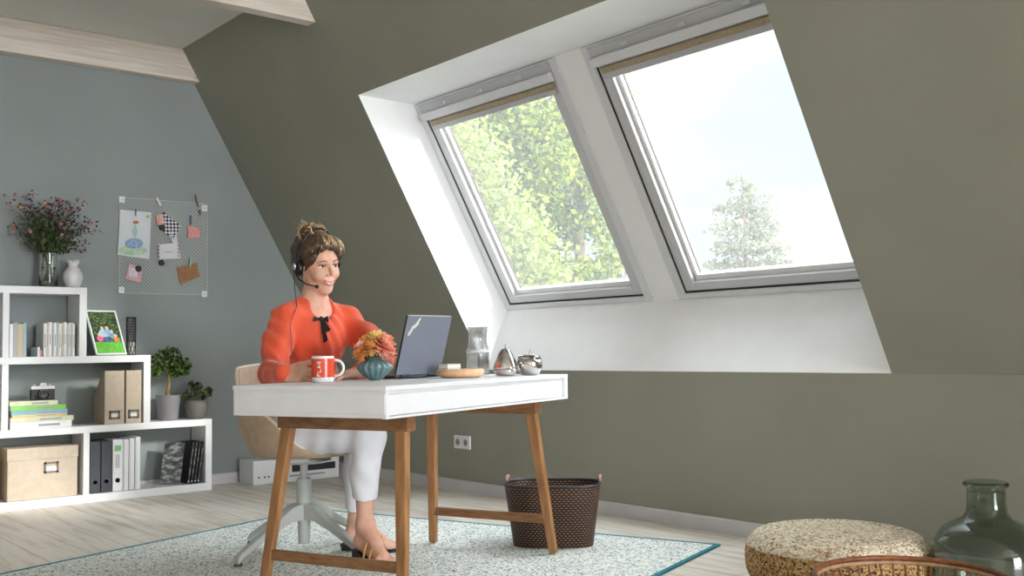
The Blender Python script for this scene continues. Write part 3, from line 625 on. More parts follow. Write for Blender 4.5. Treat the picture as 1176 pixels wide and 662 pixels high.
t_, q = sheet('photo_print', [(178.5, 248), (187, 246), (188.5, 258), (180, 259)], mat('orange_photo', (204, 138, 120), .4, c2=(226, 190, 180), scale=60), 'small orange and pink photo behind the black clip on the mesh board', 'photo', x=gf+.006)
t_, q = sheet('note', [(196, 266), (202, 266), (204, 281), (197, 280)], mat('note_paper', (214, 216, 222), .8), 'narrow white slip hanging below the checked swatch', 'note', x=gf+.002)
t_, q = sheet('envelope', [(181, 281), (204.5, 279), (207, 297), (182, 298)], mat('note_paper', (214, 216, 222), .8), 'white envelope with coloured airmail edges on the mesh board', 'envelope', x=gf+.003)
for k in range(4):
    blob(t_, 'edge_stripe', 182.5, 283+4*k, 1, 1.3, mat(f'stripe{k%2}', [(200, 96, 110), (110, 110, 170)][k % 2], .7), .0128, n=4); blob(t_, 'edge_stripe', 205, 282+4*k, 1, 1.3, mat(f'stripe{(k+1)%2}', (150, 110, 150), .7), .0128, n=4)
blob(t_, 'printed_band', 193, 289.5, 8, .7, mat('tan_print', (206, 180, 150), .7), .0125, n=4)
t_, q = sheet('note', [(215, 259), (229, 262), (229.5, 273), (215.5, 274)], mat('pink_note', (222, 150, 150), .7, .08, 50), 'pink note under the blue peg at the right of the mesh board', 'note')
peg(219.5, 253, 10, 0, (80, 120, 160), 'blue peg holding the pink note')
t_, q = sheet('card', [(203, 308), (226, 302), (229, 318), (207, 327)], mat('kraft_card', (158, 116, 80), .8, .1, 40), 'brown kraft card at the lower right of the mesh board', 'card')
for k in range(3): MB().tube([GP(211+i*2, 314.5+k*3-.5*i+.7*math.sin(i*2+k), gf+.0085) for i in range(7)], .0006, 4).build('handwriting', mat('ink', (90, 60, 40), .7), t_)
peg(218.5, 301, 11, 0, (150, 206, 190), 'mint green peg holding the kraft card')
t_, q = sheet('photo_print', [(148, 303), (163.5, 307.5), (161, 325), (143.5, 320)], mat('pink_border', (222, 170, 174), .6, .05), 'pale photo with pink border under a black magnet at lower left', 'photo')
blob(t_, 'print_image', 153, 313.5, 8, 6.5, mat('pale_print', (218, 214, 224), .5, .08, 60), .0085, n=4, rot=.9)
def magnet(px, py, r, label):
    c_ = GP(px, py, gf+.0085); t_ = thing('magnet', label, 'magnet', c_, 'round black magnets on the mesh board'); MB().lathe([(0, -.006), (r, -.006), (r, .004), (r*.8, .007), (0, .007)], c_, 20, ax=lambda p: V(p[2], p[0], p[1])).build('disc', BLK, t_)
    MB().lathe([(r*.5, .007), (r*.52, .0076), (0, .0076)], c_, 16, ax=lambda p: V(p[2], p[0], p[1])).build('cap', GASK, t_)
magnet(159, 309, .020, 'black magnet on the pink bordered photo'); magnet(185.5, 302, .019, 'black magnet just below the airmail envelope'); magnet(186.5, 261.5, .019, 'black magnet over the orange photo and checked swatch')
peg(182, 232, 10, .5, (224, 224, 224), 'white clip on the top edge of the mesh board', 2.2)
peg(226.5, 231, 14, .25, (120, 114, 108), 'grey wooden peg dangling near the top right corner', 1.2); peg(230, 244, 6, 0, (112, 106, 100), 'small taupe peg below the top right corner', 1.2)

# ------------------------------------------------------------------ white low box behind the chair
t_ = thing('media_box', 'low white box with a black slot on the floor in the far corner', 'box', (-6.40, 3.4, .001)); xf = -6.31
MB().box((-6.52, 3.02, .001), (xf, 3.66, .16)).build('housing', WHITE, t_, bevel=.004)
MB().box((xf-.001, 3.30, .066), (xf+.003, 3.63, .112)).build('slot', GASK, t_); MB().box((xf-.001, 3.28, .036), (xf+.0025, 3.55, .046)).build('vent_line', mat('grey_print', (150, 150, 165)), t_)
for yy in (3.06, 3.10, 3.13): MB().lathe([(0, 0), (.006, 0), (.006, .003), (0, .003)], (xf, yy, .05), 12, ax=lambda p: V(p[2], p[0], p[1])).build('button', GASK, t_)

# ------------------------------------------------------------------ smooth solids (signed distance, meshed)
class SDF:
    """list of rounded solids blended into one continuous surface"""
    def __init__(s): s.p = []
    def cone(s, a, b, ra, rb, k=.02): s.p.append(('c', np.array(a, float), np.array(b, float), ra, rb, k)); return s
    def chain(s, pts, rs, k=.02):
        for i in range(len(pts)-1): s.cone(pts[i], pts[i+1], rs[i], rs[i+1], k)
        return s
    def ell(s, c, r, R=None, k=.02): s.p.append(('e', np.array(c, float), np.array(r, float), np.eye(3) if R is None else np.array(R, float), None, k)); return s
    def cutell(s, c, r, R=None, k=.01): s.p.append(('-e', np.array(c, float), np.array(r, float), np.eye(3) if R is None else np.array(R, float), None, k)); return s
    def cutcone(s, a, b, ra, rb, k=.01): s.p.append(('-c', np.array(a, float), np.array(b, float), ra, rb, k)); return s
    def cutplane(s, p, n, reach=None, k=.003): s.p.append(('-p', np.array(p, float), nrm(n), reach, None, k)); return s
    @staticmethod
    def dist(pr, P):
        ty = pr[0].lstrip('-')
        if ty == 'c':
            _, a, b, ra, rb, k = pr; ab = b-a; L2 = max(float(ab@ab), 1e-9); t = np.clip(((P-a)@ab)/L2, 0, 1); q = P-a-t[..., None]*ab
            return np.sqrt((q*q).sum(-1))-(ra+(rb-ra)*t)
        if ty == 'e':
            _, c, r, R, _, k = pr; q = (P-c)@R.T; k0 = np.sqrt(((q/r)**2).sum(-1)); k1 = np.sqrt(((q/(r*r))**2).sum(-1))+1e-9; return k0*(k0-1)/k1
        _, p, n, reach, _, k = pr; d = (P-p)@n           # plane: everything on the +n side is cut away
        return -d if reach is None else np.maximum(-d, np.sqrt(((P-p)**2).sum(-1))-reach)
    def bbox(s, pr, pad):
        ty = pr[0].lstrip('-')
        if ty == 'c': r = max(pr[3], pr[4])+pad; return np.minimum(pr[1], pr[2])-r, np.maximum(pr[1], pr[2])+r
        if ty == 'e': r = max(pr[2])+pad; return pr[1]-r, pr[1]+r
        return (pr[1]-pr[3], pr[1]+pr[3]) if pr[3] else (None, None)
    @staticmethod
    def blend(F, d, pr):
        k = pr[5]
        if pr[0][0] == '-':
            d = -d; h = np.clip(.5+.5*(d-F)/k, 0, 1); return F+(d-F)*h+k*h*(1-h)
        h = np.clip(.5+.5*(d-F)/k, 0, 1); return -( -F*h - d*(1-h)+k*h*(1-h)) if False else (d*(1-(1-h))*0 + (F*(h)+d*(1-h)) - k*h*(1-h))
    def at(s, P):
        F = np.full(P.shape[:-1], .06)
        for pr in s.p: F = s.blend(F, s.dist(pr, P), pr)
        return F
    def mesh(s, h, disp=None):
        lo = []; hi = []
        for pr in s.p:
            if pr[0][0] == '-': continue
            a, b = s.bbox(pr, 0); lo.append(a); hi.append(b)
        lo = np.min(lo, 0)-3*h; hi = np.max(hi, 0)+3*h; n = np.ceil((hi-lo)/h).astype(int)+1
        F = np.full(n, .06, np.float32); ax = [lo[i]+h*np.arange(n[i]) for i in range(3)]
        for pr in s.p:
            a, b = s.bbox(pr, pr[5]+.025+2*h)
            if a is None: i0 = np.zeros(3, int); i1 = n.copy()
            else: i0 = np.clip(((a-lo)/h).astype(int), 0, n); i1 = np.clip(((b-lo)/h).astype(int)+2, 0, n)
            if (i1 <= i0).any(): continue
            P = np.stack(np.meshgrid(ax[0][i0[0]:i1[0]], ax[1][i0[1]:i1[1]], ax[2][i0[2]:i1[2]], indexing='ij'), -1)
            sl_ = tuple(slice(i0[i], i1[i]) for i in range(3)); F[sl_] = s.blend(F[sl_], s.dist(pr, P), pr)
        if disp is not None:
            idx = np.argwhere(np.abs(F) < .03); P = lo+idx*h; F[tuple(idx.T)] += disp(P).astype(np.float32)
        return surface_net(F, lo, h)
def surface_net(F, lo, h):
    ins = F < 0; c = [ins[i:ins.shape[0]-1+i, j:ins.shape[1]-1+j, k:ins.shape[2]-1+k] for i in (0, 1) for j in (0, 1) for k in (0, 1)]
    cnt = sum(x.astype(np.int8) for x in c); act = np.argwhere((cnt > 0) & (cnt < 8))
    ids = np.full(cnt.shape, -1, np.int32); ids[tuple(act.T)] = np.arange(len(act))
    off = [(i, j, k) for i in (0, 1) for j in (0, 1) for k in (0, 1)]; val = np.stack([F[tuple((act+np.array(o_)).T)] for o_ in off], 1)
    acc = np.zeros((len(act), 3)); num = np.zeros(len(act))
    for a in range(8):
        for b in range(a+1, 8):
            oa, ob = np.array(off[a]), np.array(off[b])
            if np.abs(oa-ob).sum() != 1: continue
            va, vb = val[:, a], val[:, b]; m = (va < 0) != (vb < 0); t = np.where(m, va/np.where(m, va-vb, 1), 0)
            acc += np.where(m[:, None], oa+(ob-oa)*t[:, None], 0); num += m
    vs = lo+h*(act+acc/num[:, None]); fs = []
    for d in range(3):
        e1, e2 = (d+1) % 3, (d+2) % 3; s0 = [slice(None)]*3; s1 = [slice(None)]*3; s0[d] = slice(0, -1); s1[d] = slice(1, None)
        A, B = ins[tuple(s0)], ins[tuple(s1)]; ed = np.argwhere(A != B); ed = ed[(ed[:, e1] > 0) & (ed[:, e2] > 0) & (ed[:, e1] < ids.shape[e1]) & (ed[:, e2] < ids.shape[e2])]
        def cell(da, db): q = ed.copy(); q[:, e1] -= da; q[:, e2] -= db; return ids[tuple(q.T)]
        q = np.stack([cell(1, 1), cell(0, 1), cell(0, 0), cell(1, 0)], 1); fl = A[tuple(ed.T)]; q = np.where(fl[:, None], q, q[:, ::-1]); fs.append(q[(q >= 0).all(1)])
    return vs, np.concatenate(fs)
def net_object(name, sdf, h, m, parent, disp=None, smooth_it=0):
    vs, fs = sdf.mesh(h, disp); o = np.array(root_loc(parent)); me = bpy.data.meshes.new(name)
    me.vertices.add(len(vs)); me.vertices.foreach_set('co', (vs-o).astype(np.float32).ravel()); me.loops.add(4*len(fs)); me.loops.foreach_set('vertex_index', fs.astype(np.int32).ravel())
    me.polygons.add(len(fs)); me.polygons.foreach_set('loop_start', (np.arange(len(fs))*4).astype(np.int32)); me.polygons.foreach_set('loop_total', np.full(len(fs), 4, np.int32)); me.update(calc_edges=True); me.shade_smooth()
    me.materials.append(m); ob = bpy.data.objects.new(name, me); COL.objects.link(ob); ob.parent = parent
    if smooth_it: md = ob.modifiers.new('sm', 'SMOOTH'); md.factor = .5; md.iterations = smooth_it
    return ob

# ------------------------------------------------------------------ person frame: A = to the viewer's right, B = towards the viewer
Ah = nrm(V(RT[0], RT[1], 0)); Bh = nrm(V(-FW[0], -FW[1], 0)); Zh = V(0, 0, 1)
SKIN = None
def skin_mat():
    m, t, b, o = nt('skin'); b.inputs['Base Color'].default_value = (*srgb((214, 160, 134)), 1); b.inputs['Roughness'].default_value = .5
    b.inputs['Subsurface Weight'].default_value = .12; b.inputs['Subsurface Radius'].default_value = (.02, .008, .005); b.inputs['Subsurface Scale'].default_value = .3
    tc = N(t, 'ShaderNodeTexCoord'); no = N(t, 'ShaderNodeTexNoise', Scale=25, Detail=3); t.links.new(tc.outputs['Object'], no.inputs['Vector'])
    r = ramp(t, [(.3, (214, 160, 136)), (.7, (228, 182, 160))]); t.links.new(no.outputs['Fac'], r.inputs[0]); t.links.new(r.outputs[0], b.inputs['Base Color']); return m
SKIN = skin_mat()
HC = W(366, 304, 4.32)
person = thing('person', 'person in orange blouse and white trousers smiling at the laptop, holding a mug', 'person', V(*W(345, 500, 4.35)[:2], .47))
# head frame
yaw = math.radians(42)   # off the viewer's direction, towards the viewer's right
hx = nrm(Ah*math.sin(yaw)+Bh*math.cos(yaw)-Zh*.24); hy = nrm(np.cross(Zh, hx)); hy = nrm(hy+Zh*.11); hz = np.cross(hx, hy); hy = np.cross(hz, hx)
HR = np.stack([hx, hy, hz])          # rows: axes
def HP(x, y, z): return HC+hx*x+hy*y+hz*z
body = SDF()
head = [('e', (-.012, 0, .032), (.097, .076, .092), .02), ('e', (.028, 0, -.022), (.062, .056, .082), .03)]
for ty, c_, r_, k_ in head: body.ell(HP(*c_), r_, HR, k_)
body.cone(HP(.058, 0, -.092), HP(.064, 0, -.096), .019, .016, .025)
for s_ in (-1, 1):
    body.cone(HP(.0, .046*s_, -.048), HP(.055, .013*s_, -.094), .016, .014, .03)
    body.ell(HP(.060, .034*s_, -.030), (.026, .026, .024), HR, .02)
    body.cutell(HP(.098, .031*s_, .006), (.020, .018, .0125), HR, .012)
    body.ell(HP(-.006, .077*s_, -.008), (.016, .008, .030), HR, .006)
    body.cone(HP(.094, .020*s_, .024), HP(.078, .046*s_, .024), .005, .004, .012)
    body.ell(HP(.098, .0125*s_, -.0285), (.008, .0055, .0055), HR, .006)
body.cone(HP(.092, 0, .016), HP(.1135, 0, -.023), .0058, .0078, .008)
body.ell(HP(.084, 0, -.058), (.016, .026, .015), HR, .014)
body.cone(HP(-.012, 0, -.055), W(360, 350, 4.34), .047, .050, .03)
NB = W(360, 350, 4.35); CH = W(357, 385, 4.36); SR = W(329, 364, 4.24); SLf = W(397, 366, 4.46); PV = W(338, 492, 4.40)
body.cone(NB+V(0, 0, .01), CH, .055, .09, .04); body.cone(NB-Zh*.01, SR, .034, .032, .04); body.cone(NB-Zh*.01, SLf, .034, .032, .04)
MID = W(347, 440, 4.38); fd = nrm(Ah*.75+Bh*.6)
body.cone(CH, MID, .10, .095, .04); body.cone(MID, PV, .095, .115, .04)
lat = np.cross(Zh, fd)
for s_ in (-1, 1): body.ell(CH+fd*.05+lat*s_*.06-Zh*.02, (.055, .055, .06), None, .03)
ER = W(313, 428, 4.10); WR = W(325, 430, 3.90); EL = W(437, 414, 4.32); WL = W(411, 428.5, 4.10)
body.chain([SR, ER, WR], [.040, .032, .024], .02); body.chain([SLf, EL, WL], [.042, .034, .025], .02)
HRt = PV+lat*.0+W(333, 496, 4.33)-PV; HLt = W(350, 494, 4.50); KR = W(424, 503, 4.16); KL = W(414, 503, 4.42); AR_ = W(419, 603, 4.17); AL_ = W(409, 596, 4.46)
body.chain([HRt, KR, (KR*.62+AR_*.38)-Ah*.012, AR_], [.080, .050, .044, .031], .03); body.chain([HLt, KL, (KL*.62+AL_*.38)-Ah*.01, AL_], [.085, .058, .05, .031], .03)
def foot(an, toe_dir, lift, toe_px):
    td = nrm(toe_dir); side = np.cross(Zh, td); heel = an-Zh*(an[2]-lift-.028)-td*.035
    ball = heel+td*.155; ball[2] = .042; toe = heel+td*.205
    body.cone(an, heel+td*.01+Zh*.005, .034, .028, .02); body.cone(an+td*.01, ball+V(0, 0, .008), .034, .022, .025); body.cone(heel, ball, .027, .026, .02)
    for i, (dx, dy, r_) in enumerate(((.052, .027, .0125), (.052, .008, .0095), (.046, -.007, .009), (.038, -.020, .0085), (.029, -.031, .008))):
        b0 = ball+side*dy*.85+td*.005; t0 = b0+td*dx; t0[2] = .024+r_*.3; m0 = (b0+t0)/2+V(0, 0, .005); body.chain([b0, m0, t0], [.016, r_*1.05, r_], .004)
    return heel, ball, td, side
HR_, BR_, tdR, sdR = foot(AR_, Ah*.70+Bh*.72, .062, None)
HL_, BL_, tdL, sdL = foot(AL_, Ah*.9+Bh*.2, .035, None)
# hands
def hand(w0, d, n, tside, curls, mirror, spread=.012, thumb=(.75, .5, -.2), thc=.5):
    d = nrm(d); n = nrm(n-np.dot(n, d)*d); t = nrm(tside-np.dot(tside, d)*d-np.dot(tside, n)*n)
    offs = (.030, .0105, -.0095, -.028); lens = ((.040, .024, .019), (.044, .027, .020), (.041, .025, .019), (.032, .019, .016))
    for i in range(4):
        mc = w0+d*(.084-.004*abs(i-1))+t*offs[i]; body.cone(w0+t*offs[i]*.55+d*.01, mc, .015, .0115, .014)
        p = mc; ang = 0; rr_ = .0088 if i < 3 else .0078
        for j in range(3):
            ang += curls[i]*(1 if j else .8); dd = d*math.cos(ang)-n*math.sin(ang)+t*spread*(1.5-i)*(1 if j == 0 else .3); q = p+nrm(dd)*lens[i][j]; body.cone(p, q, rr_, rr_*.92, .0035); p = q; rr_ *= .92
    b0 = w0+d*.025+t*.026; v = nrm(d*thumb[0]+t*thumb[1]+n*thumb[2]); b1 = b0+v*.042; v2 = nrm(v+(-n*.4+d*.25)*thc); b2 = b1+v2*.032; b3 = b2+nrm(v2+d*.2-n*.1)*.024
    body.cone(w0+d*.012+t*.012, b0, .018, .016, .012); body.chain([b0, b1, b2, b3], [.0155, .0115, .0098, .0085], .005)
hand(WR, Ah*.95+Bh*.34-Zh*.05, Bh*.78-Ah*.1+Zh*.5, Zh*.8-Bh*.5, (.62, .70, .78, .86), False, .02, (.9, .42, .10))
hand(WL, -Ah*.70+Bh*.66-Zh*.10, Zh, -Ah*.5-Bh*.8, (.22, .20, .22, .26), True, .08, (.8, .55, -.2), .3)
bobj = net_object('body', body, .0038, SKIN, person, smooth_it=1)
# clothes
def folds(P):
    a = P@Ah; b_ = P@Bh; z = P[:, 2]; return .0042*np.sin(52*a+34*b_+26*z+2.6*np.sin(17*z+9*b_))+.0030*np.sin(75*(a*.4-b_)+47*z+2.4*np.sin(27*a+8*z))-.002
bl = SDF(); UP_ = .014
bl.cone(NB-Zh*.012, CH, .066, .114, .05); bl.cone(NB-Zh*.004, SR, .044, .048, .04); bl.cone(NB-Zh*.004, SLf, .044, .048, .04)
bl.cone(CH, MID, .122, .120, .05); bl.cone(MID, PV, .120, .132, .05)
for s_ in (-1, 1): bl.ell(CH+fd*.050+lat*s_*.055-Zh*.02, (.064, .064, .075), None, .06)
WRc = WR*1.04-ER*.04; WLc = WL*.92+EL*.08
bl.chain([SR, SR*.5+ER*.5-Ah*.01, ER-Zh*.0, WRc], [.054, .054, .050, .034], .025); bl.chain([SLf, SLf*.5+EL*.5+Ah*.012, EL, WLc], [.054, .056, .050, .034], .025)
bl.cutcone(NB+Zh*.08-Ah*.02, NB-Ah*.018+Zh*.012, .090, .074, .006); bl.cutcone(NB+Zh*.06, NB+fd*.055-Zh*.006, .066, .062, .006)
bl.cutell(HC, (.10, .10, .125), HR, .004)
bl.cutplane(PV-Zh*.0, -Zh, .3, .004)
bl.cutplane(D(0, 0, ZT+.0015), -Zh, 5.0, .002) if False else None
BLM = mat('orange_crepe_blouse', (226, 84, 48), .75, .08, 6, sheen=.25)
bo = net_object('blouse', bl, .0045, BLM, person, disp=folds, smooth_it=1); bo['label'] = 'orange red long sleeved blouse with black ribbon at the neck'
tr = SDF(); tr.chain([HRt+Zh*.0, KR+Zh*.003, KR*.62+AR_*.38-Ah*.012, AR_*.98+KR*.02+Zh*.0], [.098, .064, .056, .049], .03); tr.chain([HLt, KL, KL*.62+AL_*.38-Ah*.01, AL_], [.098, .064, .055, .047], .03); tr.cone(HRt, HLt, .105, .105, .04); tr.cone(PV-Zh*.03, PV+Zh*.04, .12, .118, .04)
hemR = AR_*.70+KR*.30; hemL = AL_*.88+KL*.12; tr.cutplane(hemR, AR_-KR, .22, .003); tr.cutplane(hemL, AL_-KL, .2, .003)

def tfold(P): a = P@Ah; z = P[:, 2]; return .0022*np.sin(70*a+20*z+2*np.sin(18*z))
net_object('trousers', tr, .0048, mat('white_cotton_trousers', (226, 226, 232), .85, .03, 10), person, disp=tfold, smooth_it=1)
# black neck bow
BK = mat('black_ribbon', (24, 18, 22), .6); kn = NB+fd*.105-Zh*.062; 
kn = W(369, 366.5, 4.235)
bw = MB().ball(kn, .011, 10)
for s_, (a, b_, c_) in ((-1, (-.030, .0, -.010)), (1, (.028, .006, -.016))): bw.add([kn, kn+Ah*a+Zh*.012+Bh*.006, kn+Ah*a*1.15+Zh*c_+Bh*.008, kn-Zh*.004+Bh*.006], [(0, 1, 2, 3)])
bw.add([kn+Ah*-.007, kn+Ah*.008, kn+Ah*.030-Zh*.088+Bh*.020, kn+Ah*.014-Zh*.100+Bh*.020], [(0, 1, 2, 3)]); bw.add([kn+Ah*-.004, kn+Ah*.010, kn+Ah*.042-Zh*.045+Bh*.012, kn+Ah*.026-Zh*.058+Bh*.014], [(0, 1, 2, 3)])
bwo = bw.build('neck_bow', BK, person); md = bwo.modifiers.new('s', 'SOLIDIFY'); md.thickness = .003
# face features, laid on the surface of the head
def on_face(y, z, lift=0.0, x0=.14):
    x = x0
    for _ in range(60):
        d = float(body.at(HP(x, y, z)[None])[0])
        if d < .0004: break
        x -= max(d*.6, .0005)
    return HP(x+lift, y, z)
LASH = mat('dark_lashes', (52, 34, 30), .6); BROW = mat('brown_eyebrows', (112, 78, 56), .8); LIP = mat('rose_lips', (200, 104, 98), .4)
for s_ in (-1, 1):
    ey = MB(); 
    nn = 10; rows = []
    for j in (-1, -.3, .4, 1):
        rows.append([on_face(s_*(.031+.0125*i/5), .004+.0026*j*math.cos(i/5*PI/2*.95)-.0006*abs(i)*.4, .0012) for i in range(-5, 6)])
    vs = [p for r_ in rows for p in r_]; ey.add(vs, [(j*11+i, j*11+i+1, (j+1)*11+i+1, (j+1)*11+i) for j in range(3) for i in range(10)]); eo = ey.build('eye', mat('eye_white', (228, 222, 220), .2), person, smooth=True)
    ic = on_face(s_*.031+.003, .005, .002); MB().prism([ic+hy*.0048*math.cos(a)+hz*.0040*math.sin(a) for a in np.linspace(0, 2*PI, 13)[:-1]], hx*.0006).build('iris', mat('iris_dark', (60, 50, 46), .2), eo)
    MB().tube([on_face(s_*(.031+.0145*i/5), .0090+.0028*math.cos(i/5*PI/2)-(.002 if i*s_ > 0 else 0)*abs(i)/5, .0014) for i in range(-5, 6)], [.0008]+[.0021]*9+[.0010], 6).build('upper_lash', LASH, eo)
    MB().tube([on_face(s_*(.031+.0120*i/5), .0008-.0010*math.cos(i/5*PI/2), .0008) for i in range(-5, 6)], .0007, 5).build('lower_lash', LASH, eo)
    MB().tube([on_face(s_*(.015+.034*i/8), .0275+.0030*math.sin(min(i/8*1.25, 1)*PI)-.003*max(0, i/8-.6)/.4, .0004) for i in range(9)], [.0012]+[.0021]*5+[.0017, .0012, .0006], 6).build('eyebrow', BROW, person)
mw = .0265
def mo(y, z): return on_face(y, z+.010*(abs(y)/mw)**1.6, .0014)
tt = MB(); rows = [[mo(mw*.86*i/6, -.0640-.0045+.0090*j*(1-(abs(i)/6)**2*.9)+.002*(abs(i)/6)**2) for i in range(-6, 7)] for j in (0, .5, 1)]
tt.add([p for r_ in rows for p in r_], [(j*13+i, j*13+i+1, (j+1)*13+i+1, (j+1)*13+i) for j in range(2) for i in range(12)]); mouth = tt.build('teeth', mat('teeth_white', (238, 234, 228), .25), person, smooth=True)
MB().tube([mo(mw*i/6, -.0582-.0010*math.cos(i*1.2)*(1 if abs(i) < 3 else 0)+.0*abs(i)) for i in range(-6, 7)], [.0008]+[.0019]*11+[.0008], 6).build('upper_lip', LIP, person, smooth=True)
MB().tube([mo(mw*i/6, -.0712+.0095*(abs(i)/6)**2) for i in range(-6, 7)], [.0008]+[.0024]*11+[.0008], 6).build('lower_lip', LIP, person, smooth=True)
# hair: cap, bun, loose strands
def hair_mat():
    m, t, b, o = nt('dark_blond_hair'); tc = N(t, 'ShaderNodeTexCoord'); mp = N(t, 'ShaderNodeMapping'); mp.inputs['Scale'].default_value = (1, 1, 1); t.links.new(tc.outputs['Object'], mp.inputs[0])
    no = N(t, 'ShaderNodeTexNoise', Scale=26, Detail=4, Distortion=1.2); t.links.new(mp.outputs[0], no.inputs['Vector'])
    g = N(t, 'ShaderNodeNewGeometry'); ad = N(t, 'ShaderNodeMath', operation='MULTIPLY_ADD'); t.links.new(g.outputs['Random Per Island'], ad.inputs[0]); ad.inputs[1].default_value = .42; t.links.new(no.outputs['Fac'], ad.inputs[2])
    r = ramp(t, [(.34, (62, 46, 34)), (.52, (122, 94, 66)), (.70, (186, 152, 110)), (.88, (232, 208, 168))]); t.links.new(ad.outputs[0], r.inputs[0]); t.links.new(r.outputs[0], b.inputs['Base Color']); b.inputs['Roughness'].default_value = .42; return m
HM = hair_mat(); HMD = mat('dark_hair_strands', (46, 34, 26), .4, c2=(104, 78, 54), scale=45, detail=4); HCAP = mat('dark_hair_roots', (52, 40, 30), .45, c2=(92, 70, 50), scale=60, detail=5)
hr = SDF(); hr.ell(HP(-.022, 0, .036), (.108, .090, .100), HR, .02); hr.ell(HP(-.078, -.01, .005), (.052, .070, .074), HR, .03)
hr.ell(HP(.040, .006, .092), (.050, .070, .030), HR, .03); hr.ell(HP(.048, .052, .062), (.034, .030, .040), HR, .02)
for s_ in (-1, 1): hr.ell(HP(.028, .066*s_, .052), (.034, .018, .042), HR, .02)
hr.cutell(HP(.090, 0, -.012), (.080, .066, .086), HR, .010); hr.cutell(HP(.03, 0, -.10), (.095, .12, .082), HR, .012)
hr.cone(HP(-.045, -.03, .128), HP(-.075, .02, .118), .032, .036, .02); hr.ell(HP(-.10, -.02, .06), (.034, .05, .05), HR, .02)
def hd(P):
    Q = (P-HC)@HR.T; return .0022*np.sin(190*Q[:, 1]+20*Q[:, 2]+2*np.sin(25*Q[:, 0]))+.0016*np.sin(110*Q[:, 2]-60*Q[:, 0]+2*np.sin(35*Q[:, 1]))
hair = net_object('hair', hr, .004, HCAP, person, disp=hd); hair['label'] = 'dark blond hair pinned up in a messy bun'
r_ = np.random.default_rng(21); mb = MB()
def cap_pt(th, ph, lift): # th: from front(0) over the top to back(pi); ph sideways
    return HP(-.022+(.108+lift)*math.cos(th)*math.cos(ph), (.088+lift)*math.sin(ph), .040+(.102+lift)*math.sin(th)*math.cos(ph))
def skim(pts, lift):
    c_ = HP(-.02, 0, .03); out_ = []
    for p in pts:
        d = nrm(p-c_); r_0 = np.linalg.norm(p-c_); s_ = np.arange(.05, .19, .002); F = hr.at(c_+d*s_[:, None]); ins_ = s_[F < 0]
        if len(ins_) and abs(ins_.max()-r_0) < .045: out_.append(c_+d*(ins_.max()+lift))
        elif out_: break
    return out_
mbd_ = MB()
for k in range(620):
    ph0 = r_.uniform(-1.45, 1.35); t0 = r_.uniform(.05, .45) if k % 3 else r_.uniform(.5, 1.2); pts = []; w1 = r_.uniform(-.10, .10); sw = .18*math.cos(ph0)
    for j in range(11):
        f_ = j/10; th = t0+f_*(2.3-t0); ph = ph0*(1-f_*.72)+w1*math.sin(f_*4)+sw*math.sin(f_*PI); pts.append(cap_pt(th, ph, 0))
    pts = skim(pts, .0004+.0022*r_.random())
    if len(pts) > 3: (mbd_ if (ph0 < -.35 and k % 7) or k % 5 == 1 else mb).tube(pts, [.0006]+[.0017]*(len(pts)-2)+[.0008], 5)
mbd_.build('dark_strands', HMD, hair, smooth=True)
bc_ = HP(-.062, -.004, .126)
for k in range(150):
    ax_ = nrm(r_.normal(size=3)); u_ = nrm(np.cross(ax_, r_.normal(size=3))); v_ = np.cross(ax_, u_); R_ = .022+.014*r_.random(); a0 = r_.random()*6; L_ = r_.uniform(1.5, 3.5); c_ = bc_+hy*r_.uniform(-.034, .034)+hx*r_.uniform(-.02, .03)+r_.normal(size=3)*.006
    mb.tube([c_+R_*(u_*math.cos(a0+L_*j/8)+v_*math.sin(a0+L_*j/8))+ax_*.012*math.sin(j) for j in range(9)], [.0012]+[.0025]*7+[.001], 5)
for k in range(40):
    a = r_.random()*6.28; s0 = HP(-.07+.04*math.cos(a), .035*math.sin(a), .14+.02*r_.random()) if k < 26 else HP(-.10, r_.uniform(-.06, .05), r_.uniform(.0, .09)); d_ = nrm(s0-HP(-.03, 0, .05)+r_.normal(size=3)*.03)
    mb.tube([s0, s0+d_*.010+r_.normal(size=3)*.004, s0+d_*.018+r_.normal(size=3)*.007, s0+d_*.020+r_.normal(size=3)*.013], [.0011, .0009, .0007, .0004], 4)
for k in range(12): mb.tube([HP(.045, -.066, .06-.004*k*.3), HP(.030, -.080, .03), HP(.018, -.083, -.01-.004*k), HP(.022+.001*k, -.081, -.045-.003*k)], [.001, .0012, .0009, .0004], 4)
mb.build('hair_strands', HM, hair, smooth=True)
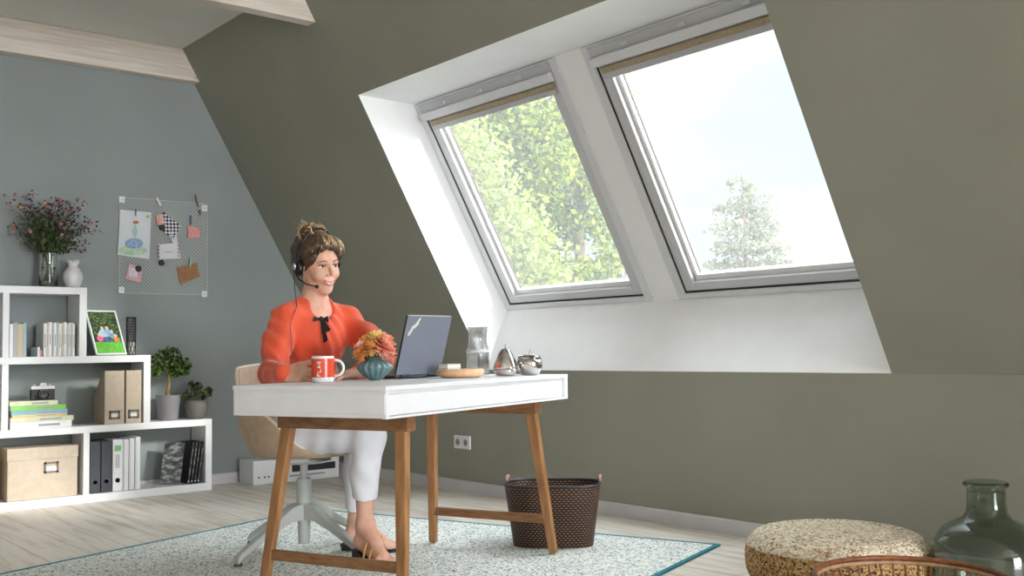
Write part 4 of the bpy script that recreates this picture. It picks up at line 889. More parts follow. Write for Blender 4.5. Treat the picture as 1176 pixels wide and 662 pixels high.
# sandals
for heel, ball, td, sd_, nm in ((HR_, BR_, tdR, sdR, 'right'), (HL_, BL_, tdL, sdL, 'left')):
    mb = MB(); prof = []; ns = 12
    for i in range(ns+1):
        f_ = i/ns; L_ = -.032+.262*f_; w_ = .030+.012*math.sin(f_*PI)+.006*(f_ > .55); w_ *= (1 if 0 < i < ns else .6)
        c_ = heel+td*L_; zt = heel[2]-.029+(0 if f_ < .25 else 0); zt = np.interp(L_, [-.03, .03, .155, .24], [heel[2]-.027, heel[2]-.028, .0135, .0165]); prof.append((c_, w_, zt))
    for (c_, w_, zt), (c2, w2, z2_) in zip(prof[:-1], prof[1:]):
        P_ = lambda c, sdn, w, z: V(*(c+sd_*sdn*w)[:2], z)
        th1 = .011; vs = [P_(c_, -1, w_, zt), P_(c_, 1, w_, zt), P_(c2, 1, w2, z2_), P_(c2, -1, w2, z2_)]; lo_ = [V(p[0], p[1], max(p[2]-th1, .0085)) for p in vs]; mb.add(vs+lo_, [(0, 1, 2, 3), (7, 6, 5, 4), (0, 4, 5, 1), (1, 5, 6, 2), (2, 6, 7, 3), (3, 7, 4, 0)])
    so_ = mb.build('sandal', mat('black_sandal', (26, 22, 22), .5), person, weld=True)
    MB().box((-.026, -.022, .0085), (.018, .022, max(heel[2]-.036, .012)), lambda p: V(*(heel+td*p[0]+sd_*p[1])[:2], p[2])).build('heel_block', mat('black_sandal', (26, 22, 22)), so_)
    ST = mat('tan_strap', (196, 142, 72), .5)
    for L_, wz, rr_ in ((.085, .030, .005), (.120, .030, .005), (.155, .020, .005)):
        c_ = heel+td*L_; zt = np.interp(L_, [-.03, .03, .155, .24], [heel[2]-.027, heel[2]-.028, .0135, .0165]); hh = np.interp(L_, [.03, .155], [.085, .058])
        MB().tube([V(*(c_+sd_*.043*math.cos(a))[:2], zt+hh*math.sin(a)*1.06) for a in np.linspace(0, PI, 13)], rr_, 6).build('strap', ST, so_)
# headset
hs = thing('headset', 'black headset with microphone boom worn over the pinned up hair', 'headset', HP(-.01, 0, .15)); DK = mat('black_headset', (22, 22, 26), .4)
mb = MB(); pts = [HP(-.012+.0, .097*math.cos(a), -.004+.155*math.sin(a)) for a in np.linspace(-.05, PI+.05, 25)]
for dx in (-.004, .004): mb.tube([p+hx*dx for p in pts], .0048, 8)
mb.build('headband', DK, hs, smooth=True)
MB().tube([HP(-.010+.02*math.cos(a), .098, .0+.016*math.sin(a)) for a in np.linspace(0, 2*PI, 13)[:-1]], .005, 6, True).build('temple_pad', DK, hs)
for s_ in (-1,):
    ec = MB().lathe([(0, -.012), (.030, -.012), (.034, -.004), (.032, .008), (.022, .014), (0, .015)], HP(-.010, s_*.094, -.012), 24, ax=lambda p: hx*p[0]+hy*s_*p[2]+hz*p[1]).build('ear_cushion', DK, hs, smooth=True)
    MB().lathe([(0, .015), (.010, .015), (.009, .0185), (0, .019)], HP(-.010, s_*.094, -.004), 16, ax=lambda p: hx*p[0]+hy*s_*p[2]+hz*p[1]*1.5).build('silver_cap', mat('headset_silver', (190, 190, 205), .3, metal=.5), ec)
mb = MB().tube([HP(-.008, -.106, -.022), HP(.018, -.104, -.052), HP(.050, -.088, -.068), HP(.080, -.062, -.074)], [.0042, .0034, .003, .003], 8); mb.ball(HP(.086, -.056, -.075), .0085, 10, (1, 1, 1)); mb.build('microphone_boom', DK, hs, smooth=True)
mb = MB().tube([HP(-.012, -.108, -.04), HP(-.01, -.105, -.10), W(341, 352, 4.22), W(333, 372, 4.13), W(335, 400, 4.13), W(335, 425, 4.08)], .0016, 6); mb.build('cable', DK, hs)

def thin_glass(name, k=.42):
    m, t, b, o = nt(name); b.inputs['Transmission Weight'].default_value = 1; b.inputs['Roughness'].default_value = 0; b.inputs['IOR'].default_value = 1.3
    tr = N(t, 'ShaderNodeBsdfTransparent'); mx = N(t, 'ShaderNodeMixShader'); mx.inputs[0].default_value = k; t.links.new(tr.outputs[0], mx.inputs[1]); t.links.new(b.outputs[0], mx.inputs[2]); t.links.new(mx.outputs[0], o.inputs[0]); return m

# ------------------------------------------------------------------ swivel chair
cc = D(-2.962, 3.502); CX = nrm(DS*.985+(-DL)*.1); CY = np.cross(Zh, CX)      # CX = facing
chair = thing('swivel_chair', 'beige tub shell swivel chair with a pale four star base behind the desk', 'chair', V(*cc[:2], .008))
SHELLM = mat('beige_chair_shell', (186, 162, 138), .7, .06, 30); CHW = mat('pale_grey_chair_base', (184, 188, 184), .45, .02)
def shell_pt(ph, v):     # ph 0 = back, +-pi = front; v 0 centre .. 1 rim
    ap = abs(ph); hgt = np.interp(ap, [0, .75, 1.35, 1.85, 2.3, PI], [.815, .80, .67, .60, .475, .455]); sm = .5+.5*math.cos(PI*min(ap/PI, 1))
    rs, rim = .20, np.interp(ap, [0, 1.2, 1.9, 2.4, PI], [.285, .285, .275, .245, .235])
    if v < .45: q = v/.45; r_ = rs*q; z = .425+.012*q*q
    else: q = (v-.45)/.55; r_ = rs+(rim-rs)*math.sin(q*PI/2)**.8; z = .437+(hgt-.437)*(q**1.25)
    return cc+(-CX*math.cos(ph)*1.0+CY*math.sin(ph))*r_+Zh*z
nu, nv = 56, 22; vs = [shell_pt(2*PI*i/nu-PI, (j+.02)/(nv)) for j in range(nv+1) for i in range(nu)]
mb = MB().add(vs, [(j*nu+i, j*nu+(i+1) % nu, (j+1)*nu+(i+1) % nu, (j+1)*nu+i) for j in range(nv) for i in range(nu)]+[tuple(range(nu))]); sh = mb.build('seat_shell', SHELLM, chair, smooth=True)
md = sh.modifiers.new('s', 'SOLIDIFY'); md.thickness = .022; md.offset = 0; md.use_rim = True
md = sh.modifiers.new('b', 'BEVEL'); md.width = .004; md.segments = 2
MB().tube([shell_pt(2*PI*i/72-PI, 1.0) for i in range(72)], .0085, 8, True).build('lit_rim', mat('cream_lit_rim', (226, 216, 200), .7), chair, smooth=True)  # cream tube paints in the light catching the shell's edge
MB().lathe([(0, .444), (.19, .446), (.2, .452), (.19, .462), (0, .468)], V(*cc[:2], 0), 40).build('seat_cushion', mat('grey_beige_cushion', (170, 160, 150), .85, .05, 40), chair, smooth=True)
MB().lathe([(0, .392), (.10, .392), (.12, .402), (.11, .412), (0, .414)], V(*cc[:2], 0), 32).build('seat_plate', CHW, chair)
cl_ = MB().lathe([(0, .30), (.0165, .30), (.0165, .393), (0, .393)], V(*cc[:2], 0), 24).build('gas_lift', CHW, chair, smooth=False)
MB().lathe([(0, .045), (.024, .045), (.025, .05), (.028, .16), (.033, .20), (.033, .315), (.029, .325), (0, .325)], V(*cc[:2], 0), 28).build('column', CHW, chair, smooth=False)
for a in range(4):
    d = [nrm(-.055*DS-.39*DL), nrm(.39*DS-.055*DL), nrm(.055*DS+.39*DL), nrm(-.39*DS+.055*DL)][a]; b0 = V(*cc[:2], 0); pr = [(.02, .185, .052, .075), (.08, .178, .046, .060), (.17, .135, .040, .040), (.27, .085, .036, .030), (.345, .045, .034, .026), (.362, .022, .032, .030)]
    vs = []; sd_ = np.cross(Zh, d)
    for (r_, z, w_, h_) in pr:
        for (u_, v_) in ((-1, -1), (1, -1), (1, 1), (-1, 1)): vs.append(b0+d*r_+sd_*u_*w_/2+Zh*(z+v_*h_/2))
    n_ = len(pr); MB().add(vs, [(0, 3, 2, 1), tuple(4*(n_-1)+k for k in range(4))]+[(4*i+k, 4*i+(k+1) % 4, 4*i+4+(k+1) % 4, 4*i+4+k) for i in range(n_-1) for k in range(4)]).build('leg', CHW, chair, bevel=.006)
    MB().lathe([(0, .0085), (.017, .0085), (.017, .02), (0, .02)], b0+d*.352, 16).build('glide', mat('dark_glide', (70, 70, 70), .6), chair)

# ------------------------------------------------------------------ things on the desk
Z0 = ZT+.001
# mug
c = W(371, 438, 3.78); c[2] = Z0; mugo = thing('mug', 'orange red mug with white rim and lettering held by the person', 'mug', c); WCER = mat('white_ceramic', (236, 238, 240), .2, .01); MUGR = mat('orange_red_glaze', (226, 78, 50), .25, .02)
R_ = .0415
MB().lathe([(0, 0), (.036, 0), (.0395, .004), (R_, .012), (R_, .094), (R_-.0015, .0955), (R_-.0035, .094), (R_-.0035, .012), (.03, .007), (0, .007)], c, 48).build('mug_body', WCER, mugo, smooth=False)
mb = MB(); vs = []; n_ = 48; a0 = math.atan2(CAM[1]-c[1], CAM[0]-c[0])
for j, z in enumerate((.018, .0865)):
    for i in range(n_+1): a = a0-1.95+4.0*i/n_-.28; vs.append(c+V((R_+.0005)*math.cos(a), (R_+.0005)*math.sin(a), z))
mb.add(vs, [(i, i+1, n_+1+i+1, n_+1+i) for i in range(n_)]); mb.build('red_band', MUGR, mugo, smooth=True)
h0 = c+Ah*(R_-.003)+Bh*-.008; MB().tube([h0+Zh*.080]+[h0+Ah*(.008+.028*math.cos(q))+Zh*(.051+.029*math.sin(q)) for q in np.linspace(PI/2, -PI/2, 11)]+[h0+Zh*.022], .0052, 10).build('handle', WCER, mugo, smooth=True)
# vertical lettering HUG-like glyph strokes reading upward, white
def mugpt(u, z): a = a0+u/R_; return c+V((R_+.0014)*math.cos(a), (R_+.0014)*math.sin(a), z)
# glyph strokes in a 0..1 box, x = reading direction (upwards on the mug), y = letter height (towards the left of the mug)
GL = {'F': [((0, 0), (0, 1)), ((0, 1), (.8, 1)), ((0, .55), (.6, .55))], 'L': [((0, 1), (0, 0)), ((0, 0), (.8, 0))], 'H': [((0, 0), (0, 1)), ((.8, 0), (.8, 1)), ((0, .5), (.8, .5))], 'A': [((0, 0), (.4, 1)), ((.4, 1), (.8, 0)), ((.15, .35), (.65, .35))], 'G': [((.8, .85), (.4, 1)), ((.4, 1), (0, .5)), ((0, .5), (.4, 0)), ((.4, 0), (.8, .15)), ((.8, .15), (.8, .5)), ((.8, .5), (.45, .5))], 'O': [((.4, 1), (0, .5)), ((0, .5), (.4, 0)), ((.4, 0), (.8, .5)), ((.8, .5), (.4, 1))], 'D': [((0, 0), (0, 1)), ((0, 1), (.5, .9)), ((.5, .9), (.8, .5)), ((.8, .5), (.5, .1)), ((.5, .1), (0, 0))]}
z = .0225
for ch_ in 'FLAG':
    q = MB()
    for (p0, p1) in GL[ch_]: q.tube([mugpt(-.008-.0125*p[1]*1.0, z+p[0]*.0125) for p in (p0, (np.array(p0)+np.array(p1))/2, p1)], .0013, 5)
    q.build('letter', WCER, mugo); z += .0145
# ribbed vase with flowers
c = W(430.5, 438.5, 3.93); c[2] = Z0; vz = thing('ribbed_vase', 'small teal ribbed ceramic vase at the front of the desk', 'vase', c)
prof = [(0, 0), (.022, 0), (.026, .004), (.048, .022), (.0665, .044), (.066, .054), (.050, .070), (.030, .080), (.024, .084), (.024, .088), (.020, .088), (.020, .08), (0, .07)]
MB().lathe(prof, c, 120, rib=lambda a, z: (.13*abs(math.cos(a*8))**.8-.075) if .006 < z < .08 else 0).build('vase_body', mat('teal_glaze', (92, 124, 128), .18, .12, 10, coat=.5), vz, smooth=True)
fl = thing('carnation_bunch', 'bunch of orange and pink carnations in the teal ribbed vase', 'flowers', c+V(0, 0, .07)); r_ = np.random.default_rng(8)
heads = [(-.050, .0, .125, .036, 1), (-.012, .02, .128, .034, 0), (.040, .01, .130, .042, 1), (.004, -.02, .158, .040, 2), (.035, -.03, .152, .036, 1), (-.032, -.035, .145, .034, 0), (.055, -.01, .105, .030, 1), (-.055, .02, .105, .026, 0)]
cols_ = [[(244, 150, 70), (252, 206, 120), (246, 170, 100)], [(250, 156, 130), (255, 214, 196), (246, 140, 106)], [(250, 216, 120), (254, 234, 170), (248, 196, 110)]]
st_ = MB()
for i, (a, b_, z, rr_, cidx) in enumerate(heads):
    hc = c+Ah*a+Bh*b_+Zh*z; st_.tube([c+V(0, 0, .03), c+Ah*a*.2+Bh*b_*.2+Zh*.085, hc-Zh*.01], .0022, 6)
    pts = []; nrmv = []
    mb = MB(); ax0 = nrm(hc-(c+V(0, 0, .05)))
    for L_, (nr, ti, rad) in enumerate(((8, .2, .75), (12, .5, .9), (16, .85, 1.0), (18, 1.25, 1.0), (18, 1.65, .95), (14, 2.05, .9), (9, 2.4, .8))):
        for k in range(nr):
            az = 2*PI*(k+.5*L_)/nr+r_.normal()*.1; e1 = nrm(np.cross(ax0, V(.3, .5, .8))); e2 = np.cross(ax0, e1); rd = e1*math.cos(az)+e2*math.sin(az)
            d = ax0*math.cos(ti)+rd*math.sin(ti); s_ = np.cross(ax0, rd); L = rr_*rad*(.9+.2*r_.random()); wv = rr_*.27; b0 = hc-ax0*rr_*.25
            p1 = b0+d*L*.6; p2 = b0+d*L; jag = r_.normal(size=5)*.1
            mb.add([b0, p1-s_*wv*.7, p2-s_*wv+d*L*.02+ax0*L*.05, p2-s_*wv*.4+d*L*(.14+jag[0]), p2+d*L*(.02+jag[1])+ax0*L*.12, p2+s_*wv*.4+d*L*(.14+jag[2]), p2+s_*wv+ax0*L*.05, p1+s_*wv*.7], [(0, 1, 2, 3, 4), (0, 4, 5, 6, 7)])
    fo_ = mb.build('flower_head', leaf_mat('petals%d' % cidx, cols_[cidx], .3, .6), fl)
st_.build('stem', mat('stem_green', (96, 112, 70)), fl)
lp = [c+Ah*r_.uniform(-.05, .05)+Bh*r_.uniform(-.02, .04)+Zh*r_.uniform(.085, .115) for _ in range(26)]; leaves('foliage', lp, .034, leaf_mat('dark_bunch_leaf', [(36, 46, 26), (92, 110, 50), (150, 160, 70)]), fl, asp=.35, seed=9)
# laptop
LM = mat('slate_laptop_lid', (118, 124, 138), .45, .03, 5, metal=.15); LD = mat('dark_laptop_edge', (34, 36, 42), .5)
bl_ = Wz(454, 436.2, Z0+.012); bl_ = W(454, 436, 4.02); bl_[2] = Z0+.016; br_ = W(505, 434, 4.21); br_[2] = Z0+.016; wd = nrm(br_-bl_); wd[2] = 0; wdt = np.linalg.norm(br_-bl_); hf_ = np.cross(wd, Zh)   # hf_: towards the room (away from user)
if hf_@DS < 0: hf_ = -hf_
lap = thing('laptop', 'open slate blue laptop seen from behind its lid on the desk', 'laptop', (bl_+br_)/2-Zh*.016)
mid = (bl_+br_)/2; ud = -hf_
mb = MB().obox(mid+ud*.112-Zh*.0095, wd, wdt/2, ud, .112, Zh, .0045); base = mb.build('base', LD, lap, bevel=.003)
kb = MB()
for r in range(5):
    for k in range(13): kb.obox(mid+ud*(.04+.019*r)+wd*(-wdt/2+.024+(wdt-.048)*k/12)-Zh*.0045, wd, .0085, ud, .0078, Zh, .0012)
kb.build('keyboard', BLK, base); MB().obox(mid+ud*.175-Zh*.0047, wd, .05, ud, .03, Zh, .0006).build('touchpad', mat('touchpad', (60, 62, 68), .4), base)
lt = W(470.5, 364.5, 4.0); hgt = .242; tilt = math.radians(17); lu = nrm(Zh*math.cos(tilt)+hf_*math.sin(tilt)); ln2 = np.cross(lu, wd); ln2 = ln2 if ln2@hf_ > 0 else -ln2
lid = MB().obox(mid+lu*hgt/2, wd, wdt/2, lu, hgt/2, ln2, .0032).build('lid', LM, lap, bevel=.002)
MB().obox(mid+lu*hgt/2-ln2*.0038, wd, wdt/2-.006, lu, hgt/2-.008, ln2, .0006).build('screen', mat('screen_glass', (20, 22, 26), .15), lap)
MB().obox(mid+lu*hgt/2-wd*(wdt/2+.0006), wd, .0012, lu, hgt/2, ln2, .0036).build('lid_edge', LD, lap)
MB().obox(mid+lu*(hgt+.0006), wd, wdt/2-.004, lu, .001, ln2, .0025).build('top_edge', mat('pale_metal_edge', (206, 206, 200), .3, metal=.4), lap)
for k in (-.3, .3): MB().tube([mid+wd*(wdt*k-.02)-Zh*.003, mid+wd*(wdt*k+.02)-Zh*.003], .006, 10).build('hinge', LD, lap)
# silver emblem: slanted winged shape near the upper corner
e0 = mid+lu*(hgt*.80)-wd*(wdt*.36)+ln2*.0036
mb = MB()
def EP(a, b_): return e0+wd*a+lu*b_
for q in ([(-.012, -.022), (.0, -.022), (.012, .0), (.0, .006)], [(-.004, .004), (.016, -.002), (.034, .016), (.030, .022)], [(.012, .012), (.03, .018), (.040, .040), (.033, .042)], [(-.016, -.030), (-.008, -.034), (.002, -.016), (-.012, -.014)]): mb.prism([EP(*p) for p in q], ln2*.0008)
mb.build('lid_emblem', mat('silver_emblem', (226, 224, 220), .3, metal=.2), lid)
# notebook tray: wooden oval bowl with white card box, carafe with tumbler
c = W(529, 434.5, 4.12); c[2] = Z0; bowl = thing('wooden_tray', 'shallow round beech wood tray behind the laptop', 'tray', c); BEECH = mat('beech_wood', (222, 176, 134), .5, c2=(234, 194, 154), scale=4, stretch=(3, 12, 3), detail=5)
MB().lathe([(0, 0), (.074, 0), (.088, .006), (.095, .018), (.094, .032), (.090, .034), (.086, .032), (.085, .016), (.075, .010), (0, .010)], c, 48).build('tray_body', BEECH, bowl, smooth=True)
c2_ = c+Zh*.0112-Ah*.042+Bh*.012; pc = thing('card_stack', 'small stack of white cards standing in the wooden tray', 'cards', c2_)
for k in range(6): MB().obox(c2_+Zh*(.004+.0072*k), wd, .037, hf_, .024, Zh, .0032).build('card', mat('white_card%d' % (k % 2), [(238, 238, 240), (214, 208, 206)][k % 2], .6), pc)
c = W(549, 431.8, 4.36); c[2] = Z0; cg = thin_glass('carafe_glass')
ca = thing('carafe', 'clear glass water carafe behind the wooden tray', 'carafe', c)
MB().lathe([(0, 0), (.046, 0), (.049, .004), (.049, .105), (.046, .118), (.040, .135), (.0385, .155), (.043, .205), (.0405, .205), (.036, .155), (.0375, .135), (.043, .118), (.046, .102), (.046, .012), (.04, .008), (0, .008)], c, 48).build('glass_body', cg, ca, smooth=True)
MB().lathe([(0, .0095), (.045, .0135), (.045, .085), (0, .085)], c, 40).build('water', thin_glass('carafe_water', .3), ca, smooth=False)
MB().lathe([(.0495, .098), (.0505, .1), (.0495, .108)], c, 40).build('etched_band', mat('frosted_band', (210, 212, 218), .5), ca, smooth=True)
MB().tube([c+V(.0445*math.cos(a), .0445*math.sin(a), .2055) for a in np.linspace(0, 2*PI, 33)[:-1]], .0016, 6, True).build('lip', cg, ca)
# silver lidded pots
SIL = mat('polished_silver', (214, 210, 208), .12, metal=1)
c = W(581, 431.2, 4.28); c[2] = Z0; p_ = thing('silver_pear_pot', 'pear shaped polished silver pot with a pointed lid on the desk', 'pot', c)
MB().lathe([(0, 0), (.034, 0), (.044, .006), (.050, .018), (.0505, .028)], c, 40).build('pot_body', SIL, p_, smooth=True)
MB().lathe([(.0505, .028), (.049, .036), (.046, .05), (.037, .072), (.027, .094), (.018, .108), (.010, .114), (0, .115)], c, 40, rib=lambda a, z: .035*math.cos(a*6)).build('lid', mat('hammered_silver', (196, 190, 188), .18, .5, 18, metal=1), p_, smooth=True)
MB().tube([c+Zh*.112, c+Zh*.122+Ah*.001, c+Zh*.134+Ah*.003], [.004, .0032, .0042], 8).build('lid_knob', STEEL, p_, smooth=True)
c = W(608.5, 430.0, 4.33); c[2] = Z0; p_ = thing('silver_apple_pot', 'apple shaped polished silver pot with a small stem on the desk', 'pot', c)
MB().lathe([(0, 0), (.03, 0), (.040, .006), (.052, .030), (.0545, .052), (.050, .068)], c, 40).build('pot_body', SIL, p_, smooth=True)
MB().lathe([(.050, .068), (.047, .078), (.036, .086), (.018, .088), (.006, .082), (0, .080)], c, 40, rib=lambda a, z: .04*math.cos(a*5)).build('lid', mat('hammered_silver', (196, 190, 188)), p_, smooth=True)
MB().tube([c+Zh*.080, c+Zh*.092, c+Zh*.106+Ah*.005], [.0035, .0028, .004], 8).build('lid_stem', STEEL, p_, smooth=True)

# ------------------------------------------------------------------ floor things by the wall
# woven basket
c = W(636, 632, 4.53); c[2] = .0085; bk = thing('waste_basket', 'dark woven basket with rounded corners behind the right desk leg', 'basket', c)
def weave(name, d_, l_, sx, sy, dark=.5, jit=(20, .002)):
    m, t, b, o = nt(name); uv = N(t, 'ShaderNodeUVMap'); ck = N(t, 'ShaderNodeTexBrick'); ck.offset = .5; ck.inputs['Scale'].default_value = 1; ck.inputs['Brick Width'].default_value = sx; ck.inputs['Row Height'].default_value = sy; ck.inputs['Mortar Size'].default_value = min(sx, sy)*dark*.5; ck.inputs['Mortar Smooth'].default_value = .3
    n0 = N(t, 'ShaderNodeTexNoise', Scale=jit[0], Detail=2); t.links.new(uv.outputs[0], n0.inputs['Vector']); sb = N(t, 'ShaderNodeVectorMath', operation='MULTIPLY_ADD'); t.links.new(n0.outputs['Color'], sb.inputs[0]); sb.inputs[1].default_value = (jit[1],)*3; t.links.new(uv.outputs[0], sb.inputs[2]); t.links.new(sb.outputs[0], ck.inputs['Vector']); no = N(t, 'ShaderNodeTexNoise', Scale=9, Detail=3); tc = N(t, 'ShaderNodeTexCoord'); t.links.new(tc.outputs['Object'], no.inputs['Vector']); r = ramp(t, [(.35, l_), (.65, tuple(min(255, x*1.25) for x in l_))]); t.links.new(no.outputs['Fac'], r.inputs[0])
    mx = N(t, 'ShaderNodeMix', data_type='RGBA'); t.links.new(ck.outputs['Fac'], mx.inputs[0]); t.links.new(r.outputs[0], mx.inputs[6]); mx.inputs[7].default_value = (*srgb(d_), 1); t.links.new(mx.outputs[2], b.inputs['Base Color']); b.inputs['Roughness'].default_value = .55
    bp = N(t, 'ShaderNodeBump', Strength=.8, Distance=.004, invert=True); t.links.new(ck.outputs['Fac'], bp.inputs['Height']); t.links.new(bp.outputs[0], b.inputs['Normal']); return m
def sup(a, e_=3.4): c_, s_ = math.cos(a), math.sin(a); k = (abs(c_)**e_+abs(s_)**e_)**(-1/e_); return c_*k, s_*k
def uvgrid(name, rows, m, parent, ul, vl):  # rows of closed loops, with uv in metres
    n = len(rows[0]); me = bpy.data.meshes.new(name); o = np.array(root_loc(parent)); vs = []; fs = []; uvs = []
    for r_ in rows: vs += [tuple(p-o) for p in r_]+[tuple(r_[0]-o)]
    n1 = n+1
    for j in range(len(rows)-1):
        for i in range(n): fs.append((j*n1+i, j*n1+i+1, (j+1)*n1+i+1, (j+1)*n1+i)); uvs += [(i/n*ul, vl[j]), ((i+1)/n*ul, vl[j]), ((i+1)/n*ul, vl[j+1]), (i/n*ul, vl[j+1])]
    me.from_pydata(vs, [], fs); u = me.uv_layers.new(name='UVMap'); u.data.foreach_set('uv', np.array(uvs, np.float32).ravel()); me.materials.append(m); me.shade_smooth(); ob = bpy.data.objects.new(name, me); COL.objects.link(ob); ob.parent = parent; return ob
bax = nrm(Ah*.96+Bh*.10); bay = np.cross(Zh, bax); WM = weave('dark_basket_weave', (34, 27, 26), (150, 108, 74), .0150, .0100, .80)
def brow(z, k, sh=0): hw = .176+.036*z/.27+sh; hd_ = .110+.038*z/.27+sh; return [c+bax*hw*sup(a)[0]+bay*hd_*sup(a)[1]+Zh*z for a in np.linspace(0, 2*PI, 73)[:-1]]
zs = np.linspace(0, .262, 12); rows = [brow(z, 0) for z in zs]; uvgrid('basket_wall', rows, WM, bk, 1.02, zs)
rows = [brow(z, 0, -.008) for z in zs]; uvgrid('basket_lining', rows[::-1], WM, bk, 1.02, zs[::-1]); MB().poly(brow(.003, 0, -.003)).build('basket_base', BLK, bk)
MB().tube(brow(.264, 0, -.003), .0075, 8, True).build('rim', mat('dark_cane_rim', (44, 36, 36), .35), bk, smooth=True); 
for s_ in (-1, 1):
    hc = c+bax*s_*.208-bay*(-.07)+Zh*.268; MB().tube([hc-bay*.05, hc-bay*.043+Zh*.012, hc-bay*.02+Zh*.018, hc+bay*.02+Zh*.018, hc+bay*.043+Zh*.012, hc+bay*.05], .008, 8).build('handle', mat('pinkish_cane', (150, 118, 112), .5), bk, smooth=True)
# pouf
c = W(961, 640, 3.70); c[2] = .001; pf = thing('woven_pouf', 'low round seagrass pouf against the baseboard', 'pouf', c)

def speckle(name, scale, stops, bump=.8):
    m, t, b, o = nt(name); tc = N(t, 'ShaderNodeTexCoord'); n0 = N(t, 'ShaderNodeTexNoise', Scale=40); t.links.new(tc.outputs['Object'], n0.inputs['Vector']); sb = N(t, 'ShaderNodeVectorMath', operation='MULTIPLY_ADD'); t.links.new(n0.outputs['Color'], sb.inputs[0]); sb.inputs[1].default_value = (.005,)*3; t.links.new(tc.outputs['Object'], sb.inputs[2])
    mp = N(t, 'ShaderNodeMapping'); mp.inputs['Scale'].default_value = (scale, scale, scale*1.25); t.links.new(sb.outputs[0], mp.inputs[0]); vo = N(t, 'ShaderNodeTexVoronoi', Scale=1.0); t.links.new(mp.outputs[0], vo.inputs['Vector'])
    sp = N(t, 'ShaderNodeSeparateColor'); t.links.new(vo.outputs['Color'], sp.inputs[0]); r = ramp(t, stops, 'CONSTANT'); t.links.new(sp.outputs[0], r.inputs[0]); t.links.new(r.outputs[0], b.inputs['Base Color']); b.inputs['Roughness'].default_value = .75
    bp = N(t, 'ShaderNodeBump', Strength=bump, Distance=.006, invert=True); t.links.new(vo.outputs['Distance'], bp.inputs['Height']); t.links.new(bp.outputs[0], b.inputs['Normal']); return m
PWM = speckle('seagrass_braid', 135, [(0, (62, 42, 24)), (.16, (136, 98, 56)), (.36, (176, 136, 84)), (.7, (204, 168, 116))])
PWT = speckle('seagrass_lit_top', 135, [(0, (156, 124, 88)), (.12, (198, 174, 138)), (.34, (224, 208, 180)), (.62, (240, 230, 212))])  # same seagrass coloured paler where light falls on the top
prof = []; 
for i in range(25):
    a = -PI/2+PI*i/24; r_ = .217+.107*max(math.cos(a), 0)**.72; z = .098+.098*math.sin(a)*abs(math.sin(a))**-.25 if abs(math.sin(a)) > 1e-6 else .098; prof.append((r_, max(z, 0)))
half = 12
def ring(r_, z): return [c+V(r_*math.cos(a), r_*math.sin(a), z) for a in np.linspace(0, 2*PI, 97)[:-1]]
def vlen(pr): out_ = [0]; [out_.append(out_[-1]+math.dist(pr[i], pr[i+1])) for i in range(len(pr)-1)]; return out_
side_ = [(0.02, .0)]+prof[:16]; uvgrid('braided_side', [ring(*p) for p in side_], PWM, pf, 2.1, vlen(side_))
top = [prof[15]]+prof[16:]+[(.16, .203), (.08, .207), (.015, .208), (.001, .208)]; 
rp = []
for i in range(len(top)-1):
    for q in range(3): f_ = q/3; rp.append((top[i][0]*(1-f_)+top[i+1][0]*f_, top[i][1]*(1-f_)+top[i+1][1]*f_))
rp.append(top[-1]); rp = [(r_, z+.0022*math.sin(r_*2*PI/.022)) for r_, z in rp]
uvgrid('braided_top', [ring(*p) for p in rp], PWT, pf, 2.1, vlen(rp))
# open rattan basket in front
c = W(1046, 661, 2.9); c[2] = .001; rb = thing('rattan_basket', 'open rattan basket with a brown rim standing in front of the pouf', 'basket', c); RAT = mat('brown_rattan', (142, 88, 52), .5, .25, 50); RAT2 = mat('pale_rattan', (196, 160, 126), .5, .15, 50)
hh = .208; Rm, Rb = .262, .20
def rr2(z): return Rb+(Rm-Rb)*(z/hh)
for z, w_, m_ in ((hh, .008, RAT), (hh-.013, .006, RAT2), (hh-.055, .005, RAT), (hh-.075, .005, RAT), (.012, .007, RAT)): MB().tube([c+V(rr2(z)*math.cos(a), rr2(z)*math.sin(a), z) for a in np.linspace(0, 2*PI, 65)[:-1]], w_, 8, True).build('rim_ring' if z > .19 else 'hoop', m_, rb, smooth=True)
for k in range(44):
    a = 2*PI*k/44; MB().tube([c+V(rr2(z)*math.cos(a), rr2(z)*math.sin(a), z) for z in (.008, hh*.5, hh-.004)], .0036, 6).build('stake', RAT, rb)
MB().lathe([(0, .004), (Rb-.005, .004), (Rb-.005, .010), (0, .010)], c, 40).build('woven_base', RAT, rb)
# demijohn
c = W(1137, 675, 3.46); c[2] = .001; dj = thing('demijohn', 'large grey green glass demijohn bottle beside the pouf by the wall', 'bottle', c)
dg = glass('smoky_green_glass', (.52, .58, .52))
prof = [(0, .012), (.10, .010), (.14, .0), (.17, .008), (.182, .03), (.184, .10), (.182, .16), (.172, .20), (.145, .238), (.105, .262), (.078, .275), (.066, .292), (.062, .32), (.061, .375), (.072, .380), (.073, .390), (.066, .395), (.058, .392), (.055, .375), (.056, .32), (.060, .290), (.073, .270), (.10, .256), (.140, .232), (.166, .197), (.177, .16), (.179, .10), (.177, .034), (.165, .014), (.14, .008), (.10, .018), (0, .020)]
MB().lathe(prof, c, 64).build('glass_body', dg, dj, smooth=True)

